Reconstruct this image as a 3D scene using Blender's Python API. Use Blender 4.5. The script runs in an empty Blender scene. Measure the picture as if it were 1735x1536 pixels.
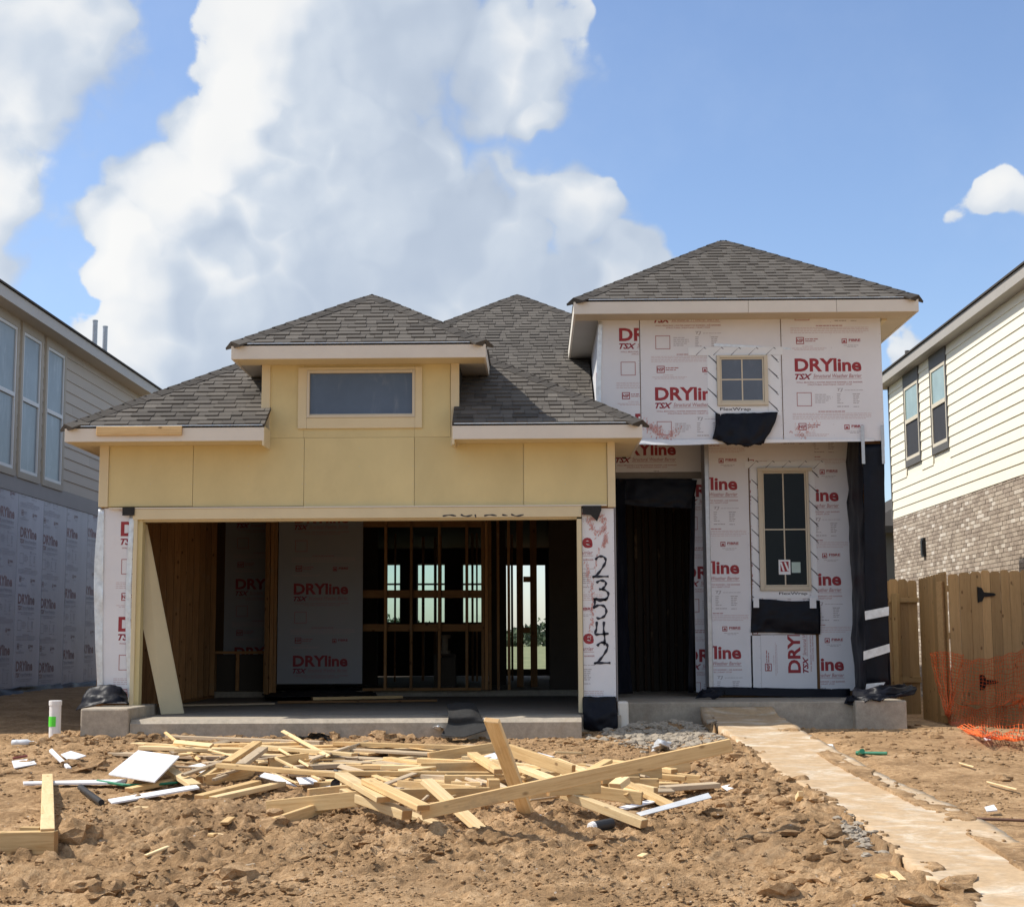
import bpy, bmesh, math, random
import numpy as np
from mathutils import Vector, Matrix
random.seed(11)
RNG = np.random.default_rng(5)
SC = bpy.context.scene
COL = SC.collection

# ---------------------------------------------------------------- camera
CAM_Z = 0.77
FPX = 2600.0                      # focal length in pixels of the 1735 px wide photograph
RV = (Matrix.Rotation(math.radians(.82), 3, 'Z') @ Matrix.Rotation(math.pi / 2 + math.radians(7.06), 3, 'X')
      @ Matrix.Rotation(math.radians(-.3), 3, 'Z'))
CAM = Vector((0, 0, CAM_Z))
cam_data = bpy.data.cameras.new('camera')
cam_data.sensor_fit = 'HORIZONTAL'
cam_data.sensor_width = 36.0
cam_data.lens = 36.0 * FPX / 1735.0
cam_data.clip_start = 0.1
cam_data.clip_end = 4000
cam = bpy.data.objects.new('camera', cam_data)
cam.location = CAM
cam.rotation_euler = RV.to_euler()
COL.objects.link(cam)
SC.camera = cam

# ---------------------------------------------------------------- world, sun, exposure
SUN_EL, SUN_AZ = 50.5, -86.5       # azimuth from +Y (away from the camera), negative = left
SKY_STRENGTH = 0.13
SUN_STRENGTH = 4.6
EXPOSURE = 0.16
SC.view_settings.view_transform = 'Standard'
SC.view_settings.look = 'None'
SC.view_settings.gamma = 1.0
SC.view_settings.use_curve_mapping = False
SC.view_settings.exposure = EXPOSURE
SC.cycles.max_bounces = 5
SC.cycles.diffuse_bounces = 3
sd = Vector((math.sin(math.radians(SUN_AZ)) * math.cos(math.radians(SUN_EL)),
             math.cos(math.radians(SUN_AZ)) * math.cos(math.radians(SUN_EL)), math.sin(math.radians(SUN_EL))))
sun_data = bpy.data.lights.new('sun', 'SUN')
sun_data.energy = SUN_STRENGTH
sun_data.angle = math.radians(.5)
sun_data.color = (1.0, .95, .87)
sun = bpy.data.objects.new('sun', sun_data)
sun.rotation_euler = (-sd).to_track_quat('-Z', 'Y').to_euler()
sun.location = (-30, 5, 40)
COL.objects.link(sun)


def ray(px, py):
    return RV @ Vector(((px - 867.5) / FPX, -(py - 768) / FPX, -1))


def at_y(px, py, y):
    d = ray(px, py); return CAM + d * (y / d.y)


def at_x(px, py, x):
    d = ray(px, py); return CAM + d * (x / d.x)


def at_z(px, py, z):
    d = ray(px, py); return CAM + d * ((z - CAM_Z) / d.z)


class NT:
    """Small helper to write node graphs as expressions."""
    def __init__(s, tree):
        s.t = tree; s.n = tree.nodes; s.l = tree.links

    def node(s, typ, **kw):
        nd = s.n.new(typ)
        for k, v in kw.items():
            setattr(nd, k, v)
        return nd

    def put(s, sock, v):
        if isinstance(v, bpy.types.NodeSocket):
            s.l.new(v, sock)
        else:
            sock.default_value = v

    def m(s, op, a, b=None, c=None, clamp=False):
        nd = s.node('ShaderNodeMath', operation=op, use_clamp=clamp)
        for i, v in enumerate((a, b, c)):
            if v is not None:
                s.put(nd.inputs[i], v)
        return nd.outputs[0]

    def v(s, op, a, b=None, out=0):
        nd = s.node('ShaderNodeVectorMath', operation=op)
        s.put(nd.inputs[0], a)
        if b is not None:
            s.put(nd.inputs[3 if op == 'SCALE' else 1], b)
        return nd.outputs[out]

    def noise(s, vec, scale, detail=4, rough=.55, dist=0.0, col=False):
        nd = s.node('ShaderNodeTexNoise')
        if vec is not None:
            s.put(nd.inputs['Vector'], vec)
        s.put(nd.inputs['Scale'], scale)
        nd.inputs['Detail'].default_value = detail
        nd.inputs['Roughness'].default_value = rough
        nd.inputs['Distortion'].default_value = dist
        return nd.outputs['Color' if col else 0]

    def voro(s, vec, scale, feat='F1', out='Distance'):
        nd = s.node('ShaderNodeTexVoronoi', feature=feat)
        s.put(nd.inputs['Vector'], vec)
        s.put(nd.inputs['Scale'], scale)
        return nd.outputs[out]

    def mix(s, f, a, b, mode='MIX'):
        nd = s.node('ShaderNodeMix', data_type='RGBA', blend_type=mode)
        s.put(nd.inputs[0], f); s.put(nd.inputs[6], a); s.put(nd.inputs[7], b)
        return nd.outputs[2]

    def rng(s, v, a, b, c=0.0, d=1.0, smooth=True):
        nd = s.node('ShaderNodeMapRange', interpolation_type='SMOOTHSTEP' if smooth else 'LINEAR')
        s.put(nd.inputs[0], v)
        for i, x in enumerate((a, b, c, d)):
            s.put(nd.inputs[i + 1], x)
        return nd.outputs[0]

    def ramp(s, v, stops):
        nd = s.node('ShaderNodeValToRGB')
        el = nd.color_ramp.elements
        while len(el) < len(stops):
            el.new(.5)
        for e, (p, c) in zip(el, stops):
            e.position = p; e.color = (*c, 1)
        s.put(nd.inputs[0], v)
        return nd.outputs[0]


def c4(c):
    return (c[0], c[1], c[2], 1.0)


world = bpy.data.worlds.new('World')
SC.world = world
world.use_nodes = True
W = NT(world.node_tree)
W.n.clear()


def build_sky():
    sky = W.node('ShaderNodeTexSky', sky_type='NISHITA', sun_disc=False)
    sky.sun_elevation = math.radians(SUN_EL)
    sky.sun_rotation = math.radians(SUN_AZ)
    sky.air_density = 1.0
    sky.dust_density = .8
    sky.ozone_density = 2.2
    geo = W.node('ShaderNodeTexCoord')
    d0 = W.v('NORMALIZE', geo.outputs['Generated'])

    # cumulus: a sum of soft balls placed by direction, broken up by noise
    big = [(205, 450, 110), (290, 340, 110), (385, 240, 110), (330, 520, 200), (500, 360, 210), (640, 330, 170), (700, 260, 90),
           (810, 430, 190), (985, 385, 105), (1060, 470, 95), (600, 600, 300), (235, 590, 130), (900, 600, 250), (1010, 570, 190), (330, 650, 170), (760, 650, 230), (560, 470, 200),
           (500, 70, 150), (660, 60, 180), (860, 90, 130), (905, 175, 70), (420, 130, 90), (540, 200, 150)]
    small = [(1690, 362, 50), (1740, 348, 58), (1532, 602, 90)]
    side = [(40, 60, 190), (60, 190, 130), (140, 50, 140), (0, 350, 110), (-30, 470, 100)]
    balls = [(ray(a, b).normalized(), r / FPX, 1.0) for a, b, r in big] + [(ray(a, b).normalized(), r / FPX, .8) for a, b, r in side] + [(ray(a, b).normalized(), r / FPX, .64) for a, b, r in small]
    view = ray(867, 600).normalized()

    grp = bpy.data.node_groups.new('cloud_density', 'ShaderNodeTree')
    grp.interface.new_socket('dir', in_out='INPUT', socket_type='NodeSocketVector')
    grp.interface.new_socket('density', in_out='OUTPUT', socket_type='NodeSocketFloat')
    grp.interface.new_socket('soft', in_out='OUTPUT', socket_type='NodeSocketFloat')
    grp.interface.new_socket('fine', in_out='OUTPUT', socket_type='NodeSocketFloat')
    G = NT(grp)
    gi = G.node('NodeGroupInput'); go = G.node('NodeGroupOutput')
    p = gi.outputs[0]
    warp = G.noise(p, 9.0, 3, .6, col=True)
    pw = G.v('ADD', p, G.v('SCALE', G.v('SUBTRACT', warp, (.5, .5, .5)), .11))
    tot = None
    for c, r, w in balls:
        dd = G.v('DISTANCE', pw, tuple(c), out=1)
        f = G.m('MAXIMUM', G.m('MULTIPLY_ADD', dd, -w / (r * 1.25), w), 0.0)
        f = G.m('MULTIPLY', f, f) if w < .9 else f
        tot = f if tot is None else G.m('MAXIMUM', tot, f) if w >= .9 else G.m('ADD', tot, f)
    # the rest of the sky (outside the frame) carries the same kind of scattered cumulus
    far = G.noise(p, 2.2, 2, .5)
    away = G.rng(G.v('DISTANCE', p, tuple(view), out=1), .30, .55)
    gen = G.m('MULTIPLY', G.rng(far, .44, .66, 0, .9), away)
    tot = G.m('ADD', tot, gen)
    pf = G.v('ADD', p, G.v('SCALE', warp, .030))
    n1 = G.noise(pf, 15.0, 8, .60)
    puff = G.voro(pf, 30.0, 'F1')
    puff2 = G.voro(G.v('ADD', pf, G.v('SCALE', G.noise(p, 40.0, 2, .5, col=True), .010)), 72.0, 'F1')
    puff = G.m('MULTIPLY_ADD', puff2, .5, G.m('MULTIPLY', puff, .75))
    gate = G.rng(tot, .02, .16)
    den = G.m('MULTIPLY_ADD', G.m('SUBTRACT', n1, .5), .95, G.m('MINIMUM', tot, .70))
    den = G.m('MULTIPLY', G.m('MULTIPLY_ADD', G.m('SUBTRACT', .52, puff), .30, den), gate)
    mac = G.noise(pw, 6.0, 2, .5)
    G.l.new(den, go.inputs[0])
    G.l.new(G.m('MULTIPLY_ADD', G.m('SUBTRACT', mac, .5), .9, G.m('MINIMUM', tot, .62)), go.inputs[1])
    G.l.new(G.m('MULTIPLY_ADD', puff, -.42, n1), go.inputs[2])

    def dens(vec):
        g = W.node('ShaderNodeGroup'); g.node_tree = grp
        W.put(g.inputs[0], vec)
        return g.outputs
    lit_dir = (RV @ Vector((-.80, .60, 0))).normalized()
    a, m0, f0 = dens(d0)[0:3]
    m1 = dens(W.v('ADD', d0, tuple(lit_dir * .042)))[1]
    f1 = dens(W.v('ADD', d0, tuple(lit_dir * .008)))[2]
    big_l = W.m('SUBTRACT', m0, m1)
    soft = W.noise(d0, 5.5, 3, .6)
    fw = W.m('MULTIPLY', W.rng(m0, .22, .60, 1.0, .42), W.rng(soft, .36, .64, .35, 1.15))
    light = W.m('MULTIPLY_ADD', big_l, 1.15, W.m('MULTIPLY_ADD', W.m('SUBTRACT', f0, f1), fw, W.rng(soft, .34, .68, .36, .54)), clamp=True)
    cover = W.rng(a, .08, W.rng(big_l, -.15, .15, .46, .17))
    ccol = W.ramp(light, [(0.0, (.52, .60, .73)), (.30, (.61, .69, .81)), (.50, (.72, .79, .885)), (.76, (.97, .985, 1.0)), (1.0, (1.06, 1.05, 1.03))])
    ccol = W.mix(1.0, ccol, W.ramp(soft, [(.3, (.90, .92, .945)), (.7, (1.04, 1.04, 1.03))]), 'MULTIPLY')
    # clouds lower in the sky sink into the paler air in front of them
    sep = W.node('ShaderNodeSeparateXYZ'); W.put(sep.inputs[0], d0)
    z = sep.outputs[2]
    skyc = W.mix(1.0, sky.outputs[0], (1.18, 1.19, 1.27, 1), 'MULTIPLY')
    thin = W.m('MULTIPLY', W.rng(W.noise(d0, 4.0, 6, .62), .46, .75, 0, .28), W.rng(z, .0, .35, 1, .3))
    skyc = W.mix(thin, skyc, (5.6, 6.3, 7.2, 1))
    cl = W.v('SCALE', ccol, 1.0 / SKY_STRENGTH * .82)
    out = W.mix(W.m('MULTIPLY', cover, W.rng(z, -.02, .10, .55, .97)), skyc, cl)
    bg = W.node('ShaderNodeBackground'); W.put(bg.inputs[0], out); bg.inputs[1].default_value = SKY_STRENGTH
    o = W.node('ShaderNodeOutputWorld'); W.l.new(bg.outputs[0], o.inputs[0])


build_sky()
world.cycles.sampling_method = 'MANUAL'
world.cycles.sample_map_resolution = 512

# ---------------------------------------------------------------- object helpers
def tag(o, label=None, cat=None, group=None, kind=None):
    for k, v in (('label', label), ('category', cat), ('group', group), ('kind', kind)):
        if v:
            o[k] = v
    return o


def thing(name, label, cat, loc=(0, 0, 0), group=None):
    o = bpy.data.objects.new(name, None)
    o.empty_display_size = .2
    o.location = loc
    COL.objects.link(o)
    return tag(o, label, cat, group)


def base_of(o):
    v = Vector((0, 0, 0))
    while o is not None:
        v = v + o.location
        o = o.parent
    return v


def link(name, me, parent=None, loc=(0, 0, 0), rot=None):
    """loc is a world position; parents are never rotated, so a child's own location is loc minus its parent's."""
    o = bpy.data.objects.new(name, me)
    COL.objects.link(o)
    loc = Vector(loc)
    if parent is not None:
        o.parent = parent
        loc = loc - base_of(parent)
    o.location = loc
    if rot is not None:
        o.rotation_euler = rot.to_euler() if isinstance(rot, Matrix) else rot
    return o


class MB:
    """Collects faces in world space; build() makes ONE mesh object of them."""
    def __init__(s):
        s.v = []; s.f = []; s.mi = []; s.tone = []; s.mat = 0; s.cur = .5

    def add(s, vs, fs):
        b = len(s.v)
        s.v += [tuple(x) for x in vs]
        s.f += [tuple(i + b for i in f) for f in fs]
        s.mi += [s.mat] * len(fs)
        s.tone += [s.cur] * len(fs)

    def quad(s, a, b, c, d):
        s.add([a, b, c, d], [(0, 1, 2, 3)])

    def poly(s, pts):
        s.add(pts, [tuple(range(len(pts)))])

    def hexa(s, p):
        """p: 8 corners, bottom 4 counter-clockwise then top 4."""
        s.add(p, [(3, 2, 1, 0), (4, 5, 6, 7), (0, 1, 5, 4), (1, 2, 6, 5), (2, 3, 7, 6), (3, 0, 4, 7)])

    def box(s, x0, x1, y0, y1, z0, z1):
        s.hexa([(x0, y0, z0), (x1, y0, z0), (x1, y1, z0), (x0, y1, z0), (x0, y0, z1), (x1, y0, z1), (x1, y1, z1), (x0, y1, z1)])

    def slab(s, pts, off):
        """a polygon given thickness along the vector off."""
        n = len(pts); off = Vector(off)
        a = [Vector(p) for p in pts]; b = [p + off for p in a]
        s.add(a + b, [tuple(range(n))[::-1], tuple(range(n, 2 * n))] + [(i, (i + 1) % n, n + (i + 1) % n, n + i) for i in range(n)])

    def beam(s, a, b, w, t, up=(0, 0, 1)):
        a = Vector(a); b = Vector(b); d = (b - a).normalized()
        u = Vector(up); u = (u - d * u.dot(d))
        u = u.normalized() if u.length > 1e-4 else d.orthogonal().normalized()
        n = d.cross(u)
        q = [a + n * x * w / 2 + u * y * t / 2 for x, y in ((-1, -1), (1, -1), (1, 1), (-1, 1))]
        r = [p + (b - a) for p in q]
        s.add(q + r, [(0, 1, 2, 3), (7, 6, 5, 4), (0, 4, 5, 1), (1, 5, 6, 2), (2, 6, 7, 3), (3, 7, 4, 0)])

    def tube(s, pts, r, n=8, caps=True):
        pts = [Vector(p) for p in pts]
        rs = r if isinstance(r, (list, tuple)) else [r] * len(pts)
        vs = []; fs = []
        ref = None
        for i, p in enumerate(pts):
            d = (pts[min(i + 1, len(pts) - 1)] - pts[max(i - 1, 0)]).normalized()
            if ref is None:
                ref = d.orthogonal().normalized()
            ref = (ref - d * ref.dot(d)).normalized()
            b = d.cross(ref)
            for k in range(n):
                a = 2 * math.pi * k / n
                vs.append(p + (ref * math.cos(a) + b * math.sin(a)) * rs[i])
        for i in range(len(pts) - 1):
            for k in range(n):
                fs.append((i * n + k, i * n + (k + 1) % n, (i + 1) * n + (k + 1) % n, (i + 1) * n + k))
        if caps:
            fs.append(tuple(range(n))[::-1]); fs.append(tuple(range((len(pts) - 1) * n, len(pts) * n)))
        s.add(vs, fs)

    def build(s, name, mat, parent=None, loc=None, smooth=False, bevel=0.0, center=True):
        me = bpy.data.meshes.new(name)
        if loc is None:
            loc = Vector((0, 0, 0))
            if center and s.v:
                a = np.array(s.v); loc = Vector(((a.min(0) + a.max(0)) / 2).tolist())
        loc = Vector(loc)
        me.from_pydata([(x - loc.x, y - loc.y, z - loc.z) for x, y, z in s.v], [], s.f)
        mats = mat if isinstance(mat, (list, tuple)) else [mat]
        for m in mats:
            me.materials.append(m)
        if len(mats) > 1:
            me.polygons.foreach_set('material_index', s.mi)
        if any(t != .5 for t in s.tone):
            at = me.attributes.new('tone', 'FLOAT', 'FACE')
            at.data.foreach_set('value', s.tone)
        if smooth:
            me.polygons.foreach_set('use_smooth', [True] * len(s.f))
        o = link(name, me, parent, loc)
        if bevel:
            bv = o.modifiers.new('bevel', 'BEVEL'); bv.width = bevel; bv.segments = 2; bv.limit_method = 'ANGLE'
        return o


def frame_x(d, up=(0, 0, 1)):
    """Rotation whose X is d and whose Z is as near to up as possible."""
    x = Vector(d).normalized(); u = Vector(up)
    z = u - x * u.dot(x)
    z = z.normalized() if z.length > 1e-4 else x.orthogonal().normalized()
    y = z.cross(x)
    return Matrix((x, y, z)).transposed()


_bar_cache = {}


def bar(name, a, b, w, t, mat, parent=None, up=(0, 0, 1), bev=.004, skew=None):
    """A straight board: its own object, length along local X, w along local Y, t along local Z."""
    a = Vector(a); b = Vector(b); L = (b - a).length
    key = (round(L, 4), w, t, mat.name, bev, skew)
    me = _bar_cache.get(key)
    if me is None:
        bm = bmesh.new()
        bmesh.ops.create_cube(bm, size=1)
        for v in bm.verts:
            v.co = Vector((v.co.x * L, v.co.y * w, v.co.z * t))
            if skew:
                v.co.x += v.co.y * skew * (1 if v.co.x > 0 else -1)
        if bev:
            bmesh.ops.bevel(bm, geom=[e for e in bm.edges], offset=min(bev, t * .3), segments=1, affect='EDGES')
        me = bpy.data.meshes.new(name)
        bm.to_mesh(me); bm.free()
        me.materials.append(mat)
        _bar_cache[key] = me
    return link(name, me, parent, (a + b) / 2, frame_x(b - a, up))


def fbm_np(x, y, seed=0, octaves=4, rough=.5, lac=2.03):
    """Vectorised value noise in about -1..1."""
    def h(i, j, s):
        n = (i.astype(np.int64) * 374761393 + j.astype(np.int64) * 668265263 + s * 974634777) & 0x7fffffff
        n = ((n ^ (n >> 13)) * 1274126177) & 0x7fffffff
        n = (n ^ (n >> 16)) & 0xffff
        return n / 32767.5 - 1
    tot = np.zeros_like(x, dtype=float); amp = 1.0; nrm = 0
    for o in range(octaves):
        xi = np.floor(x); yi = np.floor(y); fx = x - xi; fy = y - yi
        ux = fx * fx * fx * (fx * (fx * 6 - 15) + 10); uy = fy * fy * fy * (fy * (fy * 6 - 15) + 10)
        a = h(xi, yi, seed + o); b = h(xi + 1, yi, seed + o); c = h(xi, yi + 1, seed + o); d = h(xi + 1, yi + 1, seed + o)
        tot += amp * ((a * (1 - ux) + b * ux) * (1 - uy) + (c * (1 - ux) + d * ux) * uy)
        nrm += amp; amp *= rough
        x = x * lac + 17.3; y = y * lac - 9.1
    return tot / nrm


def film(name, grid, mat, parent=None, amp=.02, scale=6.0, seed=1, thick=.003, kind=None):
    """A crumpled sheet: grid is rows of points, subdivided and pushed along its normals by noise; given a real thickness."""
    rows = [[Vector(p) for p in r] for r in grid]

    def samp(pts, n):
        out = []
        for i in range(n + 1):
            t = i / n * (len(pts) - 1); k = min(int(t), len(pts) - 2); f = t - k
            p0 = pts[max(k - 1, 0)]; p1 = pts[k]; p2 = pts[k + 1]; p3 = pts[min(k + 2, len(pts) - 1)]
            out.append(.5 * ((2 * p1) + (p2 - p0) * f + (2 * p0 - 5 * p1 + 4 * p2 - p3) * f * f + (3 * p1 - p0 - 3 * p2 + p3) * f ** 3))
        return out
    NX = NY = 22
    rr = [samp(r, NX) for r in rows]
    cols = [samp([r[i] for r in rr], NY) for i in range(NX + 1)]
    P = np.array([[tuple(cols[i][j]) for i in range(NX + 1)] for j in range(NY + 1)])
    du = np.gradient(P, axis=1); dv = np.gradient(P, axis=0)
    N = np.cross(du, dv); N /= np.linalg.norm(N, axis=2, keepdims=True) + 1e-9
    sx = np.linalg.norm(P[0, -1] - P[0, 0]) + 1e-6; sy = np.linalg.norm(P[-1, 0] - P[0, 0]) + 1e-6
    U, V = np.meshgrid(np.linspace(0, sx, NX + 1), np.linspace(0, sy, NY + 1))
    f = np.abs(fbm_np(U * scale + V * scale * .6, V * scale - U * scale * .3, seed, 3)) * 2 - .6 + .6 * fbm_np(U * scale * 2.1, V * scale * .8, seed + 5, 3)
    P = P + N * (f * amp)[..., None]
    vs = P.reshape(-1, 3).tolist()
    fs = [(j * (NX + 1) + i, j * (NX + 1) + i + 1, (j + 1) * (NX + 1) + i + 1, (j + 1) * (NX + 1) + i) for j in range(NY) for i in range(NX)]
    mb = MB(); mb.add(vs, fs)
    o = mb.build(name, mat, parent, smooth=True)
    sol = o.modifiers.new('thickness', 'SOLIDIFY'); sol.thickness = thick; sol.offset = 0
    if kind:
        o['kind'] = kind
    return o


# ---------------------------------------------------------------- materials
def new_mat(name):
    m = bpy.data.materials.new(name)
    m.use_nodes = True
    n = NT(m.node_tree)
    b = m.node_tree.nodes['Principled BSDF']
    return m, n, b


def bump(n, b, h, strength=.3, dist=.01):
    nd = n.node('ShaderNodeBump')
    nd.inputs['Strength'].default_value = strength
    nd.inputs['Distance'].default_value = dist
    n.put(nd.inputs['Height'], h)
    n.l.new(nd.outputs[0], b.inputs['Normal'])


def plain(name, col, rough=.6, var=.10, scale=5.0, spec=.4, bmp=0.0, bscale=60.0, objvar=0.0, stain=None, metal=0.0, stretch=(1, 1, 1)):
    m, n, b = new_mat(name)
    tc = n.node('ShaderNodeTexCoord').outputs['Object']
    oi = n.node('ShaderNodeObjectInfo')
    off = n.v('ADD', tc, n.v('SCALE', oi.outputs['Location'], .37))
    p = n.v('MULTIPLY', off, stretch)
    f = n.noise(p, scale, 5, .6)
    k = n.rng(f, .25, .75, 1 - var, 1 + var, False)
    if objvar:
        k = n.m('MULTIPLY', k, n.rng(oi.outputs['Random'], 0, 1, 1 - objvar, 1 + objvar, False))
    c = n.v('SCALE', c4(col)[:3], k)
    if stain:
        sc, lo, hi, amt, scol = stain
        c = n.mix(n.m('MULTIPLY', n.rng(n.noise(off, sc, 5, .65), lo, hi), amt), c, c4(scol))
    n.put(b.inputs['Base Color'], c)
    b.inputs['Roughness'].default_value = rough
    b.inputs['Specular IOR Level'].default_value = spec
    b.inputs['Metallic'].default_value = metal
    if bmp:
        bump(n, b, n.noise(n.v('MULTIPLY', tc, stretch), bscale, 3, .6), bmp, .004)
    return m


def wood(name, light, dark, objvar=.16, rough=.75, knots=True, axis=0, contrast=1.0, grey=0.0):
    m, n, b = new_mat(name)
    tc = n.node('ShaderNodeTexCoord').outputs['Object']
    oi = n.node('ShaderNodeObjectInfo')
    r = oi.outputs['Random']
    off = n.node('ShaderNodeCombineXYZ')
    for i in range(3):
        n.put(off.inputs[i], n.m('MULTIPLY', r, (13.7, 31.1, 7.3)[i]))
    st = [9.0, 9.0, 9.0]; st[axis] = .55
    p = n.v('ADD', n.v('MULTIPLY', tc, tuple(st)), off.outputs[0])
    w = n.noise(p, 2.6, 5, .62, 1.2)
    fine = n.noise(p, 11.0, 4, .7)
    ring = n.m('MULTIPLY_ADD', fine, .45, n.m('MULTIPLY', w, .75))
    c = n.ramp(n.rng(ring, .32, .85), [(0.0, dark), (.45, tuple((a * .4 + bb * .6) for a, bb in zip(dark, light))), (1.0, light)])
    if contrast < 1:
        c = n.mix(contrast, c4(tuple((a + bb) / 2 for a, bb in zip(dark, light))), c)
    if knots:
        st2 = [5.0, 9.0, 9.0]
        if axis:
            st2 = [9.0, 9.0, 9.0]; st2[axis] = 5.0
        kp = n.v('ADD', n.v('MULTIPLY', tc, tuple(st2)), off.outputs[0])
        kd = n.voro(kp, 1.0)
        c = n.mix(n.m('MULTIPLY', n.rng(kd, .17, .06), .75), c, (dark[0] * .35, dark[1] * .3, dark[2] * .3, 1))
    tone = n.rng(n.m('FRACT', n.m('MULTIPLY', r, 7.77)), 0, 1, 1 - objvar, 1 + objvar, False)
    c = n.v('SCALE', c, tone)
    dirt = n.rng(n.noise(n.v('ADD', tc, off.outputs[0]), 3.5, 5, .65), .55, .8, 0, .35)
    c = n.mix(dirt, c, (dark[0] * .8, dark[1] * .8, dark[2] * .9, 1))
    if axis == 0:                                # end grain is darker and pinker than the faces
        vt = n.node('ShaderNodeVectorTransform', vector_type='NORMAL', convert_from='WORLD', convert_to='OBJECT')
        n.put(vt.inputs[0], n.node('ShaderNodeNewGeometry').outputs['True Normal'])
        sx = n.node('ShaderNodeSeparateXYZ'); n.put(sx.inputs[0], vt.outputs[0])
        endf = n.m('GREATER_THAN', n.m('ABSOLUTE', sx.outputs[0]), .8)
        c = n.mix(n.m('MULTIPLY', endf, .8), c, (dark[0] * .78, dark[1] * .68, dark[2] * .66, 1))
    mud = n.rng(n.noise(n.v('ADD', tc, off.outputs[0]), 1.7, 6, .7), .56, .70, 0, .5)
    c = n.mix(mud, c, (.36, .25, .15, 1)) if axis == 0 else c
    n.put(b.inputs['Base Color'], c)
    b.inputs['Roughness'].default_value = rough
    b.inputs['Specular IOR Level'].default_value = .25
    bump(n, b, ring, .35, .004)
    return m


def shingle_mat():
    m, n, b = new_mat('asphalt_shingle')
    tc = n.node('ShaderNodeTexCoord').outputs['Object']
    at = n.node('ShaderNodeAttribute', attribute_name='tone').outputs['Fac']
    oi = n.node('ShaderNodeObjectInfo')
    geo = n.node('ShaderNodeNewGeometry').outputs['Position']
    t = n.m('ADD', at, n.m('MULTIPLY', n.m('SUBTRACT', oi.outputs['Random'], .5), .5))
    c = n.ramp(t, [(0.0, (.060, .053, .046)), (.35, (.098, .087, .075)), (.7, (.126, .112, .096)), (1.0, (.160, .142, .120))])
    g = n.noise(geo, 260.0, 2, .7)
    c = n.v('SCALE', c, n.rng(g, .3, .7, .72, 1.28, False))
    c = n.v('SCALE', c, n.rng(n.noise(geo, 1.3, 4, .6), .3, .7, .88, 1.12, False))
    n.put(b.inputs['Base Color'], c)
    b.inputs['Roughness'].default_value = .9
    b.inputs['Specular IOR Level'].default_value = .25
    bump(n, b, g, .4, .003)
    return m


def brick_mat():
    m, n, b = new_mat('mottled_brick')
    at = n.node('ShaderNodeAttribute', attribute_name='tone').outputs['Fac']
    geo = n.node('ShaderNodeNewGeometry').outputs['Position']
    oi = n.node('ShaderNodeObjectInfo')
    t = n.m('FRACT', n.m('ADD', at, n.m('MULTIPLY', oi.outputs['Random'], .93)))
    c = n.ramp(t, [(0.0, (.27, .215, .165)), (.3, (.335, .27, .21)), (.6, (.40, .33, .255)), (.82, (.45, .38, .30)), (.9, (.56, .495, .41)), (1.0, (.62, .56, .48))])
    c = n.v('SCALE', c, n.rng(n.noise(geo, 38, 4, .65), .3, .7, .8, 1.2, False))
    n.put(b.inputs['Base Color'], c)
    b.inputs['Roughness'].default_value = .9
    bump(n, b, n.noise(geo, 120, 3, .6), .3, .004)
    return m


def dirt_mat():
    m, n, b = new_mat('churned_clay_soil')
    p = n.node('ShaderNodeNewGeometry').outputs['Position']
    big = n.noise(p, .55, 4, .6)
    mid = n.noise(p, 2.6, 6, .62, .4)
    fine = n.noise(p, 22, 6, .7)
    grit = n.noise(p, 110, 3, .7)
    at = n.node('ShaderNodeAttribute', attribute_name='damp').outputs['Fac']
    f = n.m('ADD', n.m('MULTIPLY', mid, .42), n.m('ADD', n.m('MULTIPLY', fine, .40), n.m('MULTIPLY', grit, .20)))
    c = n.ramp(n.rng(f, .36, .68), [(0.0, (.235, .146, .074)), (.35, (.38, .234, .118)), (.65, (.52, .335, .178)), (1.0, (.66, .46, .27))])
    damp = n.m('MULTIPLY', n.rng(n.m('ADD', n.m('MULTIPLY', big, .6), n.m('MULTIPLY', mid, .4)), .52, .64), .5)
    c = n.mix(n.m('MAXIMUM', damp, at, clamp=True), c, (.22, .138, .075, 1))
    spk = n.voro(p, 30.0, 'F1', 'Color')
    sp = n.m('GREATER_THAN', n.v('DOT_PRODUCT', spk, (1, 0, 0), out=1), .955)
    near = n.m('LESS_THAN', n.voro(p, 30.0), .22)
    c = n.mix(n.m('MULTIPLY', n.m('MULTIPLY', sp, near), .7), c, (.55, .48, .40, 1))
    n.put(b.inputs['Base Color'], c)
    b.inputs['Roughness'].default_value = .95
    b.inputs['Specular IOR Level'].default_value = .15
    bump(n, b, n.m('ADD', n.m('MULTIPLY', fine, .7), n.m('MULTIPLY', grit, .35)), 1.0, .035)
    return m


def concrete_mat(name, col, dirt=(.40, .29, .18), lo=.42, hi=.62, amt=.9):
    m, n, b = new_mat(name)
    p = n.node('ShaderNodeNewGeometry').outputs['Position']
    f = n.noise(p, 3.0, 6, .6)
    fine = n.noise(p, 60, 4, .7)
    c = n.v('SCALE', col, n.rng(n.m('ADD', n.m('MULTIPLY', f, .6), n.m('MULTIPLY', fine, .4)), .3, .7, .78, 1.2, False))
    st = n.noise(n.v('MULTIPLY', p, (.9, 1.15, 1)), 2.1, 8, .68, 1.2)
    c = n.mix(n.m('MULTIPLY', n.rng(st, lo, hi), amt), c, c4(dirt))
    c = n.v('SCALE', c, n.rng(n.noise(p, 14, 4, .7), .3, .7, .82, 1.12, False))
    n.put(b.inputs['Base Color'], c)
    b.inputs['Roughness'].default_value = .88
    bump(n, b, n.m('ADD', fine, n.m('MULTIPLY', st, .6)), .4, .006)
    return m


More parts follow.
